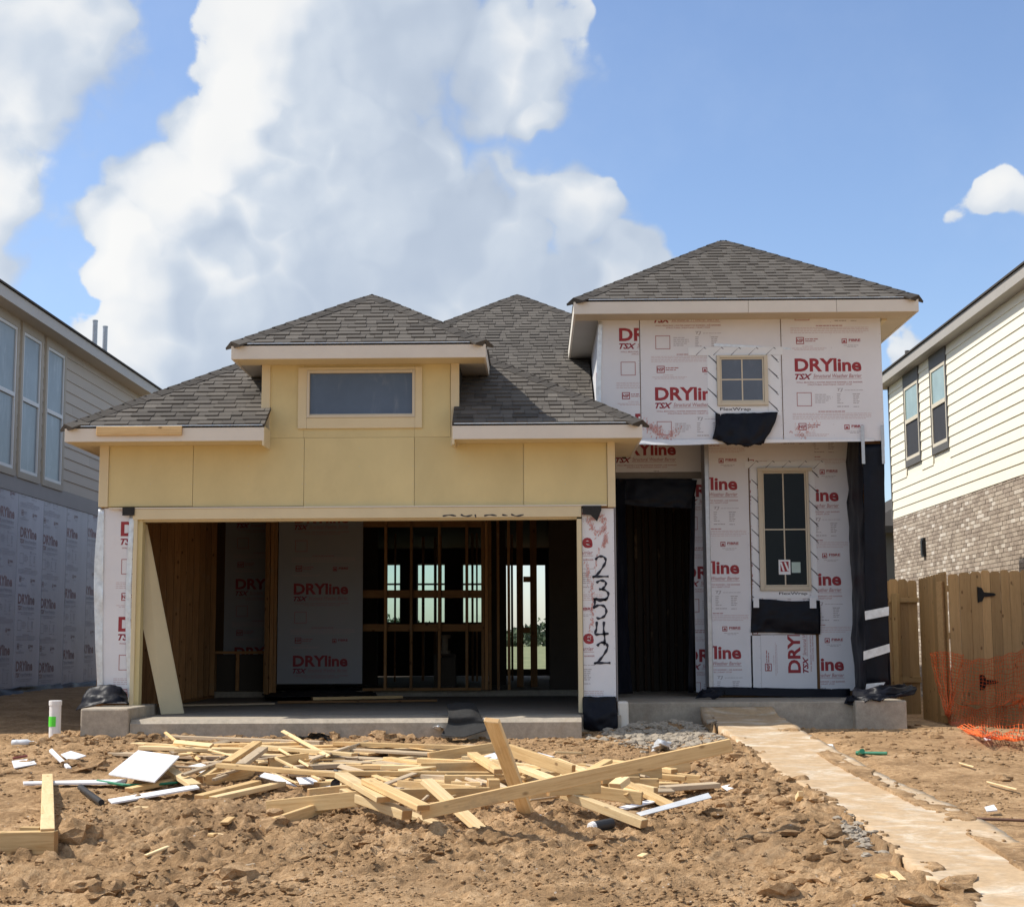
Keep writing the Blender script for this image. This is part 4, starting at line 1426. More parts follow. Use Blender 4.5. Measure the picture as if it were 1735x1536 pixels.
# the board on its side under the tall window
X0, X1, Z0, Z1 = rectY(1289.8, 1075, 1383.5, 1169.5, PYW)
lp = at_y(1357, 1139.5, PYW)
board(house, 'sheathing_board', (X1, PYW - .004, Z0), (0, 0, 1), (-1, 0, 0), (0, -1, 0), Z1 - Z0, X1 - X0, M['wrap'], .006,
      [(lp.z - Z0, X1 - lp.x), (lp.z - Z0, X1 - lp.x + 1.055)], scale=.97)
w2, _ = framed_window((1285.5, 794, 1371.5, 1000), (1295.6, 802, 1364.6, 990.4), PYW - .004, 1328.5, 896.7, M['glass_dark'], M['frame'])
boxpart('sill', M['frame'], at_y(1282, 795, PYW).x, at_y(1375, 795, PYW).x, PYW - .05, PYW - .036, at_y(1328, 798, PYW).z, at_y(1328, 793, PYW).z, w2)
X0, X1, Z0, Z1 = rectY(1319, 948, 1339, 973, PYW)
st = boxpart('window_sticker', M['tape'], X0, X1, PYW - .016, PYW - .0155, Z0, Z1, w2)
X0, X1, Z0, Z1 = rectY(1322, 951, 1336, 968, PYW)
mb = MB(); mb.quad((X0, PYW - .0165, Z0), (X1, PYW - .0165, Z0), (X1, PYW - .0165, Z1), (X0, PYW - .0165, Z1)); mb.build('window_sticker', M['red'], w2)
mb = MB()
for ua, ub in (((.05, .95), (.40, .05)), ((.55, .95), (.95, .05))):
    a = (X0 + (X1 - X0) * ua[0], Z0 + (Z1 - Z0) * ua[1]); b = (X0 + (X1 - X0) * ub[0], Z0 + (Z1 - Z0) * ub[1])
    mb.quad((a[0] - .012, PYW - .017, a[1]), (b[0] - .012, PYW - .017, b[1]), (b[0] + .012, PYW - .017, b[1]), (a[0] + .012, PYW - .017, a[1]))
mb.build('window_sticker', M['tape'], w2)
X0, X1, Z0, Z1 = rectY(1341, 952, 1356, 970, PYW)
boxpart('window_sticker', plain('pale_green_label', (.45, .58, .53), .6), X0, X1, PYW - .016, PYW - .0155, Z0, Z1, w2)
tape_strip((1262, 781, 1397, 792.5), PYW, [(1275 + 27.5 * i, 787, 1) for i in range(5)], lift=.007)
tape_strip((1274, 793, 1285.2, 1028), PYW, [(1280, 819 + 28 * i, -1) for i in range(8)])
tape_strip((1371.8, 793, 1383, 1030), PYW, [(1377, 799 + 27.8 * i, -1) for i in range(9)])
tb = tape_strip((1285.6, 1000.5, 1371.4, 1013), PYW, [], lift=.006)
mb = MB(); X0, X1, Z0, Z1 = rectY(1320, 1002.5, 1368, 1008.5, PYW)
mb.add([(X0 + x * (X1 - X0), PYW - .0075, Z0 + z * (Z1 - Z0)) for x, z in g], f); mb.build('print', M['marker'], tb)
pxbox('window_tape', M['wrap'], (1262, 757, 1380, 775), PYW - .006, .003)
film('window_flap', [fy([(1273.5, 1014, .012), (1300, 1015, .014), (1340, 1018, .014), (1389, 1017, .012)], PYW), fy([(1273, 1045, .03), (1300, 1045, .035), (1340, 1046, .035), (1390, 1046, .03)], PYW),
                     fy([(1272, 1071, .02), (1310, 1071, .03), (1350, 1073, .03), (1389.5, 1074, .02)], PYW)], M['black'], house, .022, 4, 31)
pxbox('window_tape', M['tape'], (1276.5, 1012, 1286, 1029), PYW - .05, .002)
pxbox('window_tape', M['tape'], (1372, 1012, 1383, 1030), PYW - .05, .002)
film('base_flashing', [fy([(1198, 1163, .01), (1270, 1164, .012), (1350, 1166, .012), (1440, 1166, .012)], PYW), fy([(1196, 1176, .03), (1270, 1178, .05), (1350, 1180, .04), (1440, 1182, .04)], PYW)],
     M['black'], house, .012, 6, 33)
# entry
EYW = 19.78
boxpart('entry_return', M['wrap_shaded'], 2.165, 2.185, 19.3, EYW + .1, .1, ptop)
pxbox('corner_bead', M['steel'], (1197.5, 757, 1204, 1166), PYW - .002, .01, z=(None, ptop))
boardY(house, (1176, 806, 1197, 1172), EYW, [(1158, 980.6)], up=2, down=3)
boardY(house, (1042.5, 740, 1200, 799.5), EYW, [(1043, 771.6)], up=0, down=1, zx=(None, ptop), scale=.97)
pxbox('door_header', plain('grey_header_timber', (.20, .185, .165), .8, .12, 6), (1042, 800, 1198, 811), EYW - .01, .12)
boxpart('entry_side', M['wrap_shaded'], .90, .915, 17.21, EYW + .1, .09, 3.38)
film('door_plastic', [fy([(1043, 811, .03), (1090, 811, .04), (1140, 811, .04), (1181, 813, .03)], EYW), fy([(1043, 840, .05), (1090, 842, .06), (1140, 842, .06), (1176, 842, .05)], EYW),
                      fy([(1043, 852, .04), (1090, 858, .06), (1140, 860, .06), (1173, 862, .04)], EYW)], M['black'], house, .02, 5, 41)
film('door_plastic', [fy([(1044, 812, .2), (1060, 812, .02)], EYW), fy([(1046, 950, .2), (1062, 950, .02)], EYW), fy([(1044, 1100, .22), (1066, 1100, .02)], EYW), fy([(1046, 1176, .25), (1072, 1174, .03)], EYW)], M['black'], house, .02, 5, 43)
film('door_plastic', [fy([(1170, 840, .02), (1178, 840, .01)], EYW), fy([(1168, 1000, .02), (1176, 1000, .01)], EYW), fy([(1166, 1172, .03), (1175, 1172, .02)], EYW)], M['black'], house, .01, 5, 45)
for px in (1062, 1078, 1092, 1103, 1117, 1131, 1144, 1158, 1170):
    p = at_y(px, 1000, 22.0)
    bar('stud', (p.x, 22.0, .1), (p.x, 22.0, 2.85), .038, .09, M['shaded_wood'], house, up=(0, 1, 0), bev=0)
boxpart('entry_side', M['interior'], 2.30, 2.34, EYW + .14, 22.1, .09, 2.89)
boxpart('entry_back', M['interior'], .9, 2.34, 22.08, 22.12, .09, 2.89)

# wrapped wing wall at the right corner, with tape bands and straps
boxpart('corner_post', M['stud'], 3.97, 4.20, 18.51, 19.29, .1, 3.40)
film('plastic_wrap', [fy([(1461, 752, 0), (1480, 752, .01), (1497, 752, 0)], 18.44), fy([(1464, 860, .01), (1482, 860, .03), (1499, 860, .01)], 18.44), fy([(1465, 1000, .0), (1484, 1000, .03), (1503, 1000, 0)], 18.44),
                      fy([(1468, 1160, 0), (1488, 1160, .02), (1507, 1160, 0)], 18.44)], M['black'], house, .022, 3.2, 51)
film('plastic_wrap', [[(3.94, 18.52, 3.38), (3.94, 18.9, 3.38), (3.95, 19.29, 3.38)], [(3.95, 18.44, 2.3), (3.92, 18.9, 2.3), (3.95, 19.29, 2.3)], [(3.95, 18.44, 1.2), (3.93, 18.9, 1.2), (3.95, 19.29, 1.2)], [(3.95, 18.44, .12), (3.93, 18.9, .12), (3.95, 19.29, .12)]],
     M['black'], house, .03, 3.0, 53)
boxpart('plastic_wrap', M['black'], 4.205, 4.215, 18.46, 19.6, .1, 3.17)
boxpart('side_wall', M['wrap'], 4.19, 4.20, 19.6, 33.0, .1, 3.17)
for px in ((1465, 1035, 1506, 1027, 1466, 1050, 1506, 1042), (1463, 1103, 1507, 1090, 1463, 1118, 1508, 1104)):
    q = [at_y(px[i], px[i + 1], 18.375) for i in (0, 2, 6, 4)]
    mb = MB(); mb.slab([tuple(v) for v in q], (0, -.004, 0)); mb.build('seam_tape', M['foil'], house)
q = [at_y(a, b, 18.35) for a, b in ((1468, 1158), (1500, 1155), (1490, 1172), (1466, 1170))]
mb = MB(); mb.slab([tuple(v) for v in q], (0, -.004, 0)); mb.build('seam_tape', M['foil'], house)
for px in ((1459.5, 720, 1465, 785.5), (1493.5, 720, 1498.5, 785.5)):
    pxbox('metal_strap', M['steel'], px, 18.36, .003)
film('plastic_flap', [fy([(1450, 1168, -.4), (1480, 1163, .1), (1510, 1160, .12), (1532, 1156, -.1)], 17.95), fy([(1440, 1180, .0), (1475, 1178, .18), (1510, 1176, .2), (1553, 1164, .0)], 17.95),
                      fy([(1437, 1192, .1), (1470, 1184, .26), (1510, 1183, .26), (1545, 1178, .1)], 17.95)], M['black'], house, .05, 5, 57)
film('plastic_flap', [fy([(1434, 1178, 0), (1448, 1177, .05)], 17.88), fy([(1430, 1192, .02), (1447, 1195, .05)], 17.88)], M['black'], house, .02, 6, 59)
# black plastic around the base of the right garage post and on the left corner block
film('plastic_wrap', [fy([(987, 1179, 0), (1012, 1180, .02), (1043, 1179, 0)], 16.98), fy([(987, 1195, .03), (1012, 1198, .06), (1045, 1196, .02)], 16.98), fy([(989, 1215, .05), (1014, 1218, .10), (1046, 1216, .03)], 16.98),
                      fy([(990, 1234, .03), (1016, 1238, .08), (1046, 1232, .02)], 16.98)], M['black'], house, .025, 5, 61)
film('plastic_flap', [fy([(150, 1168, -.02), (175, 1160, .02), (200, 1164, .02), (214, 1176, 0)], 16.93), fy([(140, 1184, .08), (170, 1176, .16), (200, 1178, .16), (217, 1186, .1)], 16.93),
                      fy([(128, 1203, .12), (165, 1193, .24), (195, 1190, .24), (218, 1191, .2)], 16.93)], M['black'], house, .03, 5, 63)
film('plastic_flap', [fy([(1190, 1164, .02), (1230, 1172, .05)], 18.9), fy([(1178, 1180, .15), (1215, 1182, .2)], 18.9)], M['black'], house, .03, 6, 65)

# ---------------------------------------------------------------- inside the garage and the house
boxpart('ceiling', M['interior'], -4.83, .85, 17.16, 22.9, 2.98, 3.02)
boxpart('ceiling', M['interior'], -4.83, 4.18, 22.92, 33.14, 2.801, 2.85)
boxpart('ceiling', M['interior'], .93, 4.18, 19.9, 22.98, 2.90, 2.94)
boxpart('side_wall', M['osb'], -4.86, -4.83, 17.15, 33.0, -.1, 3.14)
boxpart('garage_side_wall', M['osb'], .86, .895, 17.21, 22.9, 0, 3.0)
for i in range(15):
    y = 17.40 + i * .385
    bar('stud', (-4.775, y, .04), (-4.775, y, 2.97), .038, .09, M['stud'], house, up=(1, 0, 0), bev=0)
for i in range(9):
    y = 17.5 + i * .62
    bar('stud', (.81, y, .04), (.81, y, 2.97), .038, .09, M['stud'], house, up=(1, 0, 0), bev=0)
bar('plate', (-4.775, 17.3, .02), (-4.775, 22.8, .02), .09, .038, M['stud'], house, bev=0)
# printed boards on the back wall
boardY(house, (471, 860, 614.5, 1158), 22.7, [(497.5, 1006.8)], up=2, down=2, mat=M['wrap_shaded'], zx=(None, 2.96))
boardY(house, (374, 860, 452, 1162), 23.9, [(399, 998)], up=2, down=2, mat=M['wrap_shaded'], zx=(.1, 2.79))
for px in ((449, 860, 457, 1158), (458, 860, 464, 1157), (464.6, 860, 469.5, 1156)):
    X0, X1, Z0, Z1 = rectY(*px, 22.72)
    bar('stud', ((X0 + X1) / 2, 22.76, .05), ((X0 + X1) / 2, 22.76, 2.95), X1 - X0, .09, M['stud'], house, up=(0, 1, 0), bev=0)
# low framed box by the back wall
X0, X1, Z0, Z1 = rectY(355, 1105, 446, 1160, 22.9)
bar('frame_rail', (X0, 23.2, Z1), (X1, 23.2, Z1), .09, .04, M['stud'], house, bev=0)
for f_ in (0.02, .45, .97):
    bar('frame_leg', (X0 + (X1 - X0) * f_, 23.2, .09), (X0 + (X1 - X0) * f_, 23.2, Z1 - .02), .05, .04, M['stud'], house, up=(0, 1, 0), bev=0)
boxpart('frame_panel', M['interior'], X0, X1, 23.26, 23.28, .09, Z1 - .03)
# open framed wall
for px in (653.5, 697, 744.5, 791):
    p = at_y(px, 1000, 22.85)
    bar('stud', (p.x, 22.85, .1), (p.x, 22.85, 2.8), .040, .09, M['stud'], house, up=(0, 1, 0), bev=0)
for px, w in ((818, .045), (824, .045), (830, .045), (844, .04), (862, .04)):
    p = at_y(px, 1000, 22.86)
    bar('stud', (p.x, 22.86, .1), (p.x, 22.86, 2.9), w, .09, M['stud'], house, up=(0, 1, 0), bev=0)
for py, h in ((1006, .115), (1063, .105), (886, .12)):
    a = at_y(615, py, 22.93); b = at_y(816, py, 22.93)
    bar('rail', (a.x, 22.93, a.z), (b.x, 22.93, b.z), .04, h, M['stud'], house, bev=0)
a = at_y(615, 1140, 22.9); b = at_y(815, 1140, 22.9)
bar('plate', (a.x, 22.9, .11), (b.x, 22.9, .11), .09, .04, M['stud'], house, bev=0)
# walls behind: between garage bay and rooms
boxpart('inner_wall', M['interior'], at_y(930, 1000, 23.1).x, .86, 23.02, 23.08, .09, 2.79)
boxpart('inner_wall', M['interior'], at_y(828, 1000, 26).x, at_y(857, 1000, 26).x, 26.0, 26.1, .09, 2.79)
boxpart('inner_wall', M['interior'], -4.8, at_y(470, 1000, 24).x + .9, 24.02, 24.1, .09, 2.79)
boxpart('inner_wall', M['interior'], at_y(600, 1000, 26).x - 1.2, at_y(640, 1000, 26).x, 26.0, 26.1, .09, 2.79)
for px0, px1, yy in ((875.5, 886.5, 24.2), (898.5, 910, 24.25)):
    X0, X1, Z0, Z1 = rectY(px0, 940, px1, 1140, yy)
    bar('stud', ((X0 + X1) / 2, yy, .1), ((X0 + X1) / 2, yy, 2.78), X1 - X0, .09, M['stud'], house, up=(0, 1, 0), bev=0)
for py in (981, 1067):
    a = at_y(886.7, py, 24.22); b = at_y(898.3, py, 24.22)
    bar('blocking', (a.x, 24.22, a.z), (b.x, 24.22, b.z), .09, .085, M['stud'], house, bev=0)
for px, yy, w in ((867.5, 28.5, .04), (669.5, 28, .03), (717, 29, .05), (737.5, 29, .05), (746.5, 29, .04), (791, 27.5, .05), (800.5, 28, .04), (808, 28, .03)):
    p = at_y(px, 1000, yy)
    bar('stud', (p.x, yy, .1), (p.x, yy, 2.78), w, .09, M['stud'], house, up=(0, 1, 0), bev=0)
# rear wall with its openings
RY = 33.0


def rear_wall():
    ops = [(654, 678, 955, 1055), (706, 754, 955, 1055), (783, 817, 955, 1055), (858, 924, 957, 1133)]
    xs = -4.83
    mb = MB()
    for a, b, t, bt in ops:
        X0, X1, Z0, Z1 = rectY(a, t, b, bt, RY)
        mb.box(xs, X0, RY, RY + .12, .09, 2.80); mb.box(X0, X1, RY, RY + .12, Z1, 2.80); mb.box(X0, X1, RY, RY + .12, .09, Z0)
        xs = X1
    mb.box(xs, 4.18, RY, RY + .12, .09, 2.80)
    return mb.build('rear_wall', M['interior'], house)


rear_wall()
m_, n_, b_ = new_mat('thin_clear_glass')
tr = n_.node('ShaderNodeBsdfTransparent'); tr.inputs[0].default_value = (.80, .90, .86, 1)
gl_ = n_.node('ShaderNodeBsdfGlossy'); gl_.inputs['Roughness'].default_value = .03
mx_ = n_.node('ShaderNodeMixShader'); mx_.inputs[0].default_value = .05
n_.l.new(tr.outputs[0], mx_.inputs[1]); n_.l.new(gl_.outputs[0], mx_.inputs[2])
n_.l.new(mx_.outputs[0], n_.n['Material Output'].inputs[0])
for a, b in ((654, 678), (706, 754), (783, 817)):
    X0, X1, Z0, Z1 = rectY(a, 955, b, 1055, RY)
    rw = window_frame(house, X0 - .02, X1 + .02, Z0 - .02, Z1 + .02, RY + .125, RY + .16, .04, M['frame'], 'rear_window')
    zm = Z0 + (Z1 - Z0) * .66
    boxpart('pane', m_, X0 + .02, X1 - .02, RY + .14, RY + .145, Z0 + .02, zm - .02, rw)
    boxpart('pane', m_, X0 + .02, X1 - .02, RY + .14, RY + .145, zm + .02, Z1 - .02, rw)
    boxpart('sash', M['frame'], X0 + .02, X1 - .02, RY + .13, RY + .155, zm - .02, zm + .02, rw)

# ---------------------------------------------------------------- things standing or lying in the garage
a = Vector((at_y(243, 895, 17.35).x, 17.35, at_y(243, 880, 17.35).z)); b = at_y(292, 1199, 17.25); b.z = .012
q = [at_y(206, 890, 17.24), at_y(247, 888, 17.30), Vector((at_y(310, 1193, 17.5).x, 17.5, .008)), Vector((at_y(273, 1201, 17.3).x, 17.3, .008))]
mb = MB(); mb.slab([tuple(v) for v in q], (.012, .02, 0))
lb = mb.build('leaning_board', M['trim'])
tag(lb, 'wide tan board leaning just inside the left edge of the garage opening', 'board')


def lying(name, mat, px, h, w, t, label, cat, up=(0, 0, 1), group=None, bev=.002, floor=.004):
    (x0, y0), (x1, y1) = px
    a = at_z(x0, y0, floor + h); b = at_z(x1, y1, floor + h)
    o = bar(name, a, b, w, t, mat, None, up, bev)
    return tag(o, label, cat, group)


lying('floor_plank', M['pine'], ((529, 1183), (681, 1180)), .06, .09, .038, 'pale plank lying on top of debris on the garage floor', 'plank')
lying('floor_plank', M['stud'], ((470, 1189), (740, 1186)), .02, .14, .03, 'long dark plank lying under the pale one on the garage floor', 'plank')
lying('floor_plank', M['dryred'], ((545, 1177), (735, 1173)), .03, .25, .025, 'dull red board lying at the back of the garage floor debris', 'board')
lying('floor_plank', M['pine_old'], ((300, 1194), (462, 1191)), .015, .3, .02, 'flat grey board lying beside the leaning tan board on the slab', 'board')
film_o = film('dark_tarp', [[tuple(at_z(x, y, .02 + h)) for x, y, h in r] for r in (((440, 1168, .05), (520, 1166, .08), (620, 1165, .06)), ((450, 1182, .03), (530, 1180, .06), (640, 1178, .04)))], M['felt'], None, .03, 4, 71)
tag(film_o, 'crumpled black sheet lying across the back of the garage floor', 'tarp')
o = film('white_scrap', [[tuple(at_z(x, y, .05)) for x, y in r] for r in (((708, 1138), (755, 1136)), ((716, 1145), (740, 1144)))], M['white_board'], None, .01, 5, 73)
tag(o, 'small white scrap lying on the floor behind the open stud wall', 'scrap')
bk = at_y(754, 1092, 24.0)
mb = MB()
mb.tube([(bk.x, 24.0, .62), (bk.x, 24.0, .67)], .09, 14); mb.tube([(bk.x, 24, .67), (bk.x, 24, .86)], .05, 14); mb.tube([(bk.x, 24, .86), (bk.x, 24, .91)], .09, 14)
o = mb.build('cable_spool', M['rubble'])
tag(o, 'small grey cable spool on a dark crate behind the open studs', 'spool')

cr = MB(); cr.box(bk.x - .17, bk.x + .17, 23.88, 24.12, .589, .618)
for dx in (-.15, .15):
    for dy in (-.10, .10):
        cr.box(bk.x + dx - .02, bk.x + dx + .02, 24 + dy - .02, 24 + dy + .02, .088, .588)
cr.box(bk.x - .128, bk.x + .128, 23.885, 23.90, .12, .56)
tag(cr.build('crate', M['interior']), 'dark crate under the grey cable spool behind the open stud wall', 'crate')

# black felt hanging over the slab edge
rows = [fy([(757, 1194, -.75), (775, 1191, -.8), (800, 1191, -.8), (806, 1196, -.75)], 16.2), fy([(760, 1209, -.02), (778, 1208, -.02), (800, 1208, -.02), (816, 1214, -.02)], 16.2),
        fy([(757, 1228, .04), (777, 1230, .04), (800, 1228, .06), (824, 1226, .08)], 16.2), fy([(747, 1245, .22), (775, 1249, .34), (795, 1246, .34), (824, 1236, .22)], 16.2)]
o = film('roofing_felt', rows, M['felt'], None, .012, 4, 77, .005)
tag(o, 'black roofing felt draped over the front edge of the garage slab', 'roofing felt')

# ---------------------------------------------------------------- house on the left: siding over grey printed boards
LX = -7.6
lh = thing('neighbour_house', 'two storey house on the left with taupe siding over grey printed boards', 'house', (LX - 4, 25, 0))
LY0, LY1 = 17.6, 29.6
BZ = 3.01; SZT = 5.56
boxpart('wall_core', M['sid_grey'], LX - .2, LX - .03, LY0, LY1, -.1, SZT, lh)
boxpart('wall_core', M['sid_grey'], LX - 9, LX - .21, LY0 + .02, LY1 - .02, -.3, SZT, lh)
boxpart('band_board', M['sid_band'], LX - .03, LX + .012, LY0, LY1, BZ + .002, BZ + .24, lh)
boxpart('slab_edge', M['concrete'], LX - 8.8, LX + .01, LY0 - .05, LY1, -.6, .10, lh)
LWIN = [(21.25, 22.07), (22.36, 23.18), (23.50, 24.36)]       # the three tall windows
WB, WT = 3.33, 5.42
expo = .182
rr = random.Random(31)


def siding(parent, X, nx, y0, y1, z0, z1, mat, holes, th=.012):
    """lap boards on a wall facing nx (+1 or -1 in X): each board its own object, cut at the holes and at butt joints"""
    k = 0; cache = {}
    while z0 + k * expo < z1 - .02:
        za = z0 + k * expo; zb = min(za + expo + .02, z1)
        cuts = [(y0, y1)]
        for a, b, c, d in holes:
            if zb > c + .01 and za < d - .01:
                nc = []
                for s, e in cuts:
                    if b <= s or a >= e: nc.append((s, e)); continue
                    if a > s: nc.append((s, a))
                    if b < e: nc.append((b, e))
                cuts = nc
        fin = []
        off = (k * 1.57) % 3.66
        for s, e in cuts:
            y = s
            j = y0 + off - 3.66
            while j < e:
                if j > s + .15 and j < e - .15:
                    fin.append((y, j - .0015)); y = j + .0015
                j += 3.66
            fin.append((y, e))
        for s, e in fin:
            L = round(e - s, 3)
            key = (L, round(zb - za, 3))
            if key not in cache:
                h = zb - za
                mb = MB()
                x = lambda v: v * nx
                mb.hexa([(x(.002), -L / 2, 0), (x(.002 + th), -L / 2, 0), (x(.002 + th), L / 2, 0), (x(.002), L / 2, 0),
                         (x(-.004), -L / 2, h), (x(.002), -L / 2, h), (x(.002), L / 2, h), (x(-.004), L / 2, h)])
                if nx < 0:
                    mb.f = [q[::-1] for q in mb.f]
                o = mb.build('siding_board', mat, parent, loc=(0, 0, 0), center=False)
                cache[key] = o.data
                o.location = Vector((X, (s + e) / 2, za)) - base_of(parent)
            else:
                link('siding_board', cache[key], parent, (X, (s + e) / 2, za))
        k += 1


holes = [(a - .09, b + .09, WB - .13, WT + .2) for a, b in LWIN]
siding(lh, LX - .016, 1, LY0, LY1, BZ + .245, SZT, M['sid_grey'], holes, .016)
for (a, b) in LWIN:
    mb = MB()
    X = LX
    mb.box(X - .03, X + .03, a - .088, a - .003, WB - .10, SZT - .002); mb.box(X - .03, X + .03, b + .003, b + .088, WB - .10, SZT - .002)
    mb.box(X - .03, X + .03, a - .003, b + .003, WB - .10, WB - .003); mb.box(X - .03, X + .03, a - .003, b + .003, WT + .003, SZT - .002)
    w = mb.build('window', M['sid_trim'], lh)
    mb = MB(); t = .045
    mb.box(X - .03, X + .022, a, a + t, WB, WT); mb.box(X - .03, X + .022, b - t, b, WB, WT)
    zm = WB + (WT - WB) * .52
    mb.box(X - .03, X + .022, a + t, b - t, WB, WB + t); mb.box(X - .03, X + .022, a + t, b - t, WT - t, WT); mb.box(X - .03, X + .025, a + t, b - t, zm - .03, zm + .03)
    mb.build('frame', M['white_vinyl'], w)
    boxpart('pane', M['glass_frost'], X - .02, X + .004, a + t, b - t, zm + .03, WT - t, w)
    boxpart('pane', M['glass_frost'], X - .02, X - .002, a + t, b - t, WB + t, zm - .03, w)
# grey printed boards below
cols = [(17.64, 18.84, 0), (18.85, 20.05, 0), (20.06, 21.26, 0), (21.27, 22.42, 1), (22.43, 23.60, 2), (23.61, 24.78, 2.08), (24.79, 25.96, 1.97), (25.97, 27.17, 1.95), (27.18, 28.38, 0), (28.39, 29.59, 0)]
lg = {3: at_x(-6, 872, LX), 4: at_x(34, 909, LX), 5: at_x(72, 921, LX), 6: at_x(108, 908, LX), 7: at_x(142, 907, LX)}
for i, (a, b, _) in enumerate(cols):
    w = b - a
    au = lg[i].y - a if i in lg else .2
    av = (lg[i].z if i in lg else 2.2) - .16
    sc = .92
    an = [(au, av + k * .985) for k in (-3, -2, -1, 0, 1)]
    if i in (3, 4):
        an += [(au - 1.2, av - .02 + k * .985) for k in (-2, -1, 0)]
    board(lh, 'sheathing_board', (LX + .001, a, .16), (0, 1, 0), (0, 0, 1), (1, 0, 0), w, BZ - .16, M['wrap_grey'], .012, an, .985, PRINT_OLD, scale=sc)
film('base_plastic', [[(LX + .02, y, .17) for y in (21.0, 23, 25, 27.2)], [(LX + .09, y, .06) for y in (21.0, 23, 25, 27.2)], [(LX + .28, y, .03) for y in (21.0, 23, 25, 27.2)]], M['black'], lh, .05, 3, 81)
# eave, fascia, soffit and roof
SX = LX + .29
mb = MB(); mb.box(SX - .022, SX, LY0 - .3, LY1 + .2, SZT - .005, SZT + .165); mb.build('fascia', M['fascia_left'], lh)
boxpart('soffit', M['sid_trim'], LX - .02, SX - .024, LY0 - .3, LY1 + .2, SZT, SZT + .012, lh)
boxpart('fascia', M['fascia_left'], LX - 9, SX - .024, LY1 + .2, LY1 + .222, SZT - .005, SZT + .165, lh)
xm = LX - 4.5; zr = SZT + .165 + 4.6 * .45
mb = MB()
mb.slab([(SX + .03, LY0 - .35, SZT + .166), (SX + .03, LY1 + .25, SZT + .166), (xm, LY1 - 4.3, zr), (xm, LY0 + 4.3, zr)], (0, 0, .03))
mb.slab([(SX + .03, LY1 + .25, SZT + .166), (xm - 4.6, LY1 + .25, SZT + .166), (xm, LY1 - 4.3, zr)], (0, 0, .03))
mb.slab([(xm - 4.6, LY0 - .35, SZT + .166), (SX + .03, LY0 - .35, SZT + .166), (xm, LY0 + 4.3, zr)], (0, 0, .03))
mb.slab([(xm - 4.6, LY1 + .25, SZT + .166), (xm - 4.6, LY0 - .35, SZT + .166), (xm, LY0 + 4.3, zr), (xm, LY1 - 4.3, zr)], (0, 0, .03))
mb.build('roof', M['shingle'], lh)
for px, t, bt in ((161.5, 543, 600), (178.5, 553, 612)):
    p = at_x(px, t, LX - .45); q = at_x(px, bt, LX - .45)
    mb = MB(); mb.tube([(p.x, p.y, SZT + .3), (p.x, p.y, p.z)], .045, 10)
    mb.tube([(p.x, p.y, p.z - .02), (p.x, p.y, p.z + .005)], .05, 10)
    mb.build('vent_pipe', M['steel'], lh)

# ---------------------------------------------------------------- house on the right: cream siding over brick
RX = 7.0
rh = thing('neighbour_house', 'two storey house on the right with cream siding over mottled brick', 'house', (RX + 4, 25, 0))
RY0, RY1 = 17.2, 29.95
RB = 3.14; RT = 5.74
boxpart('wall_core', M['mortar'], RX + .012, RX + .25, RY0, RY1, -.4, RB, rh)
boxpart('wall_core', M['sid_cream'], RX + .012, RX + .25, RY0, RY1, RB + .002, RT, rh)
boxpart('wall_core', M['sid_cream'], RX + .26, RX + 9, RY0 + .02, RY1 - .02, -.4, RT, rh)
RWIN = [(25.75, 26.72), (27.62, 28.65)]
WB2, WT2 = 4.12, 5.50
expo = .1755
siding(rh, RX, -1, RY0, RY1 - .06, RB - .012, RT, M['sid_cream'], [(a - .06, b + .06, 4.0, RT) for a, b in RWIN], .018)
boxpart('corner_trim', M['dark_trim'], RX - .025, RX + .012, RY1 - .055, RY1 + .01, RB, RT, rh)
for a, b in RWIN:
    X = RX
    mb = MB()
    mb.box(X - .032, X + .01, a - .058, a, 4.0, RT - .002); mb.box(X - .032, X + .01, b, b + .05, 4.0, RT - .002)
    mb.box(X - .032, X + .01, a, b, 4.0, WB2); mb.box(X - .032, X + .01, a, b, WT2, RT - .002)
    w = mb.build('window', M['dark_trim'], rh)
    mb = MB(); t = .06
    zm = (WB2 + WT2) / 2 + .03
    mb.box(X - .026, X + .01, a + .001, a + t, WB2 + .001, WT2 - .001); mb.box(X - .026, X + .01, b - t, b - .001, WB2 + .001, WT2 - .001)
    mb.box(X - .026, X + .01, a + t, b - t, WB2 + .001, WB2 + t); mb.box(X - .026, X + .01, a + t, b - t, WT2 - t, WT2 - .001); mb.box(X - .030, X + .01, a + t, b - t, zm - .035, zm + .035)
    mb.build('frame', M['frame'], w)
    boxpart('pane', M['glass_green'], X - .012, X + .008, a + t, b - t, zm + .035, WT2 - t, w)
    boxpart('pane', M['screen'], X - .008, X + .008, a + t, b - t, WB2 + t, zm - .035, w)
# bricks: running bond; those that show largest are single pieces
bl, bh, mj = .194, .0572, .0095
rr = random.Random(12)
blist = []
row = 0; z = -.25
while z < RB - .03:
    y = 18.0 - (bl + mj) / 2 * (row % 2)
    while y < RY1:
        e = min(y + bl, RY1)
        if e - y > .03:
            blist.append((y, e, z, rr.uniform(-.003, .004), rr.random()))
        y += bl + mj
    z += bh + mj; row += 1


def in_view(y, z):
    q = RV.transposed() @ (Vector((RX, y, z)) - CAM)
    px = 867.5 - q.x / q.z * FPX; py = 768 + q.y / q.z * FPX
    return px < 1742 and py < 1000


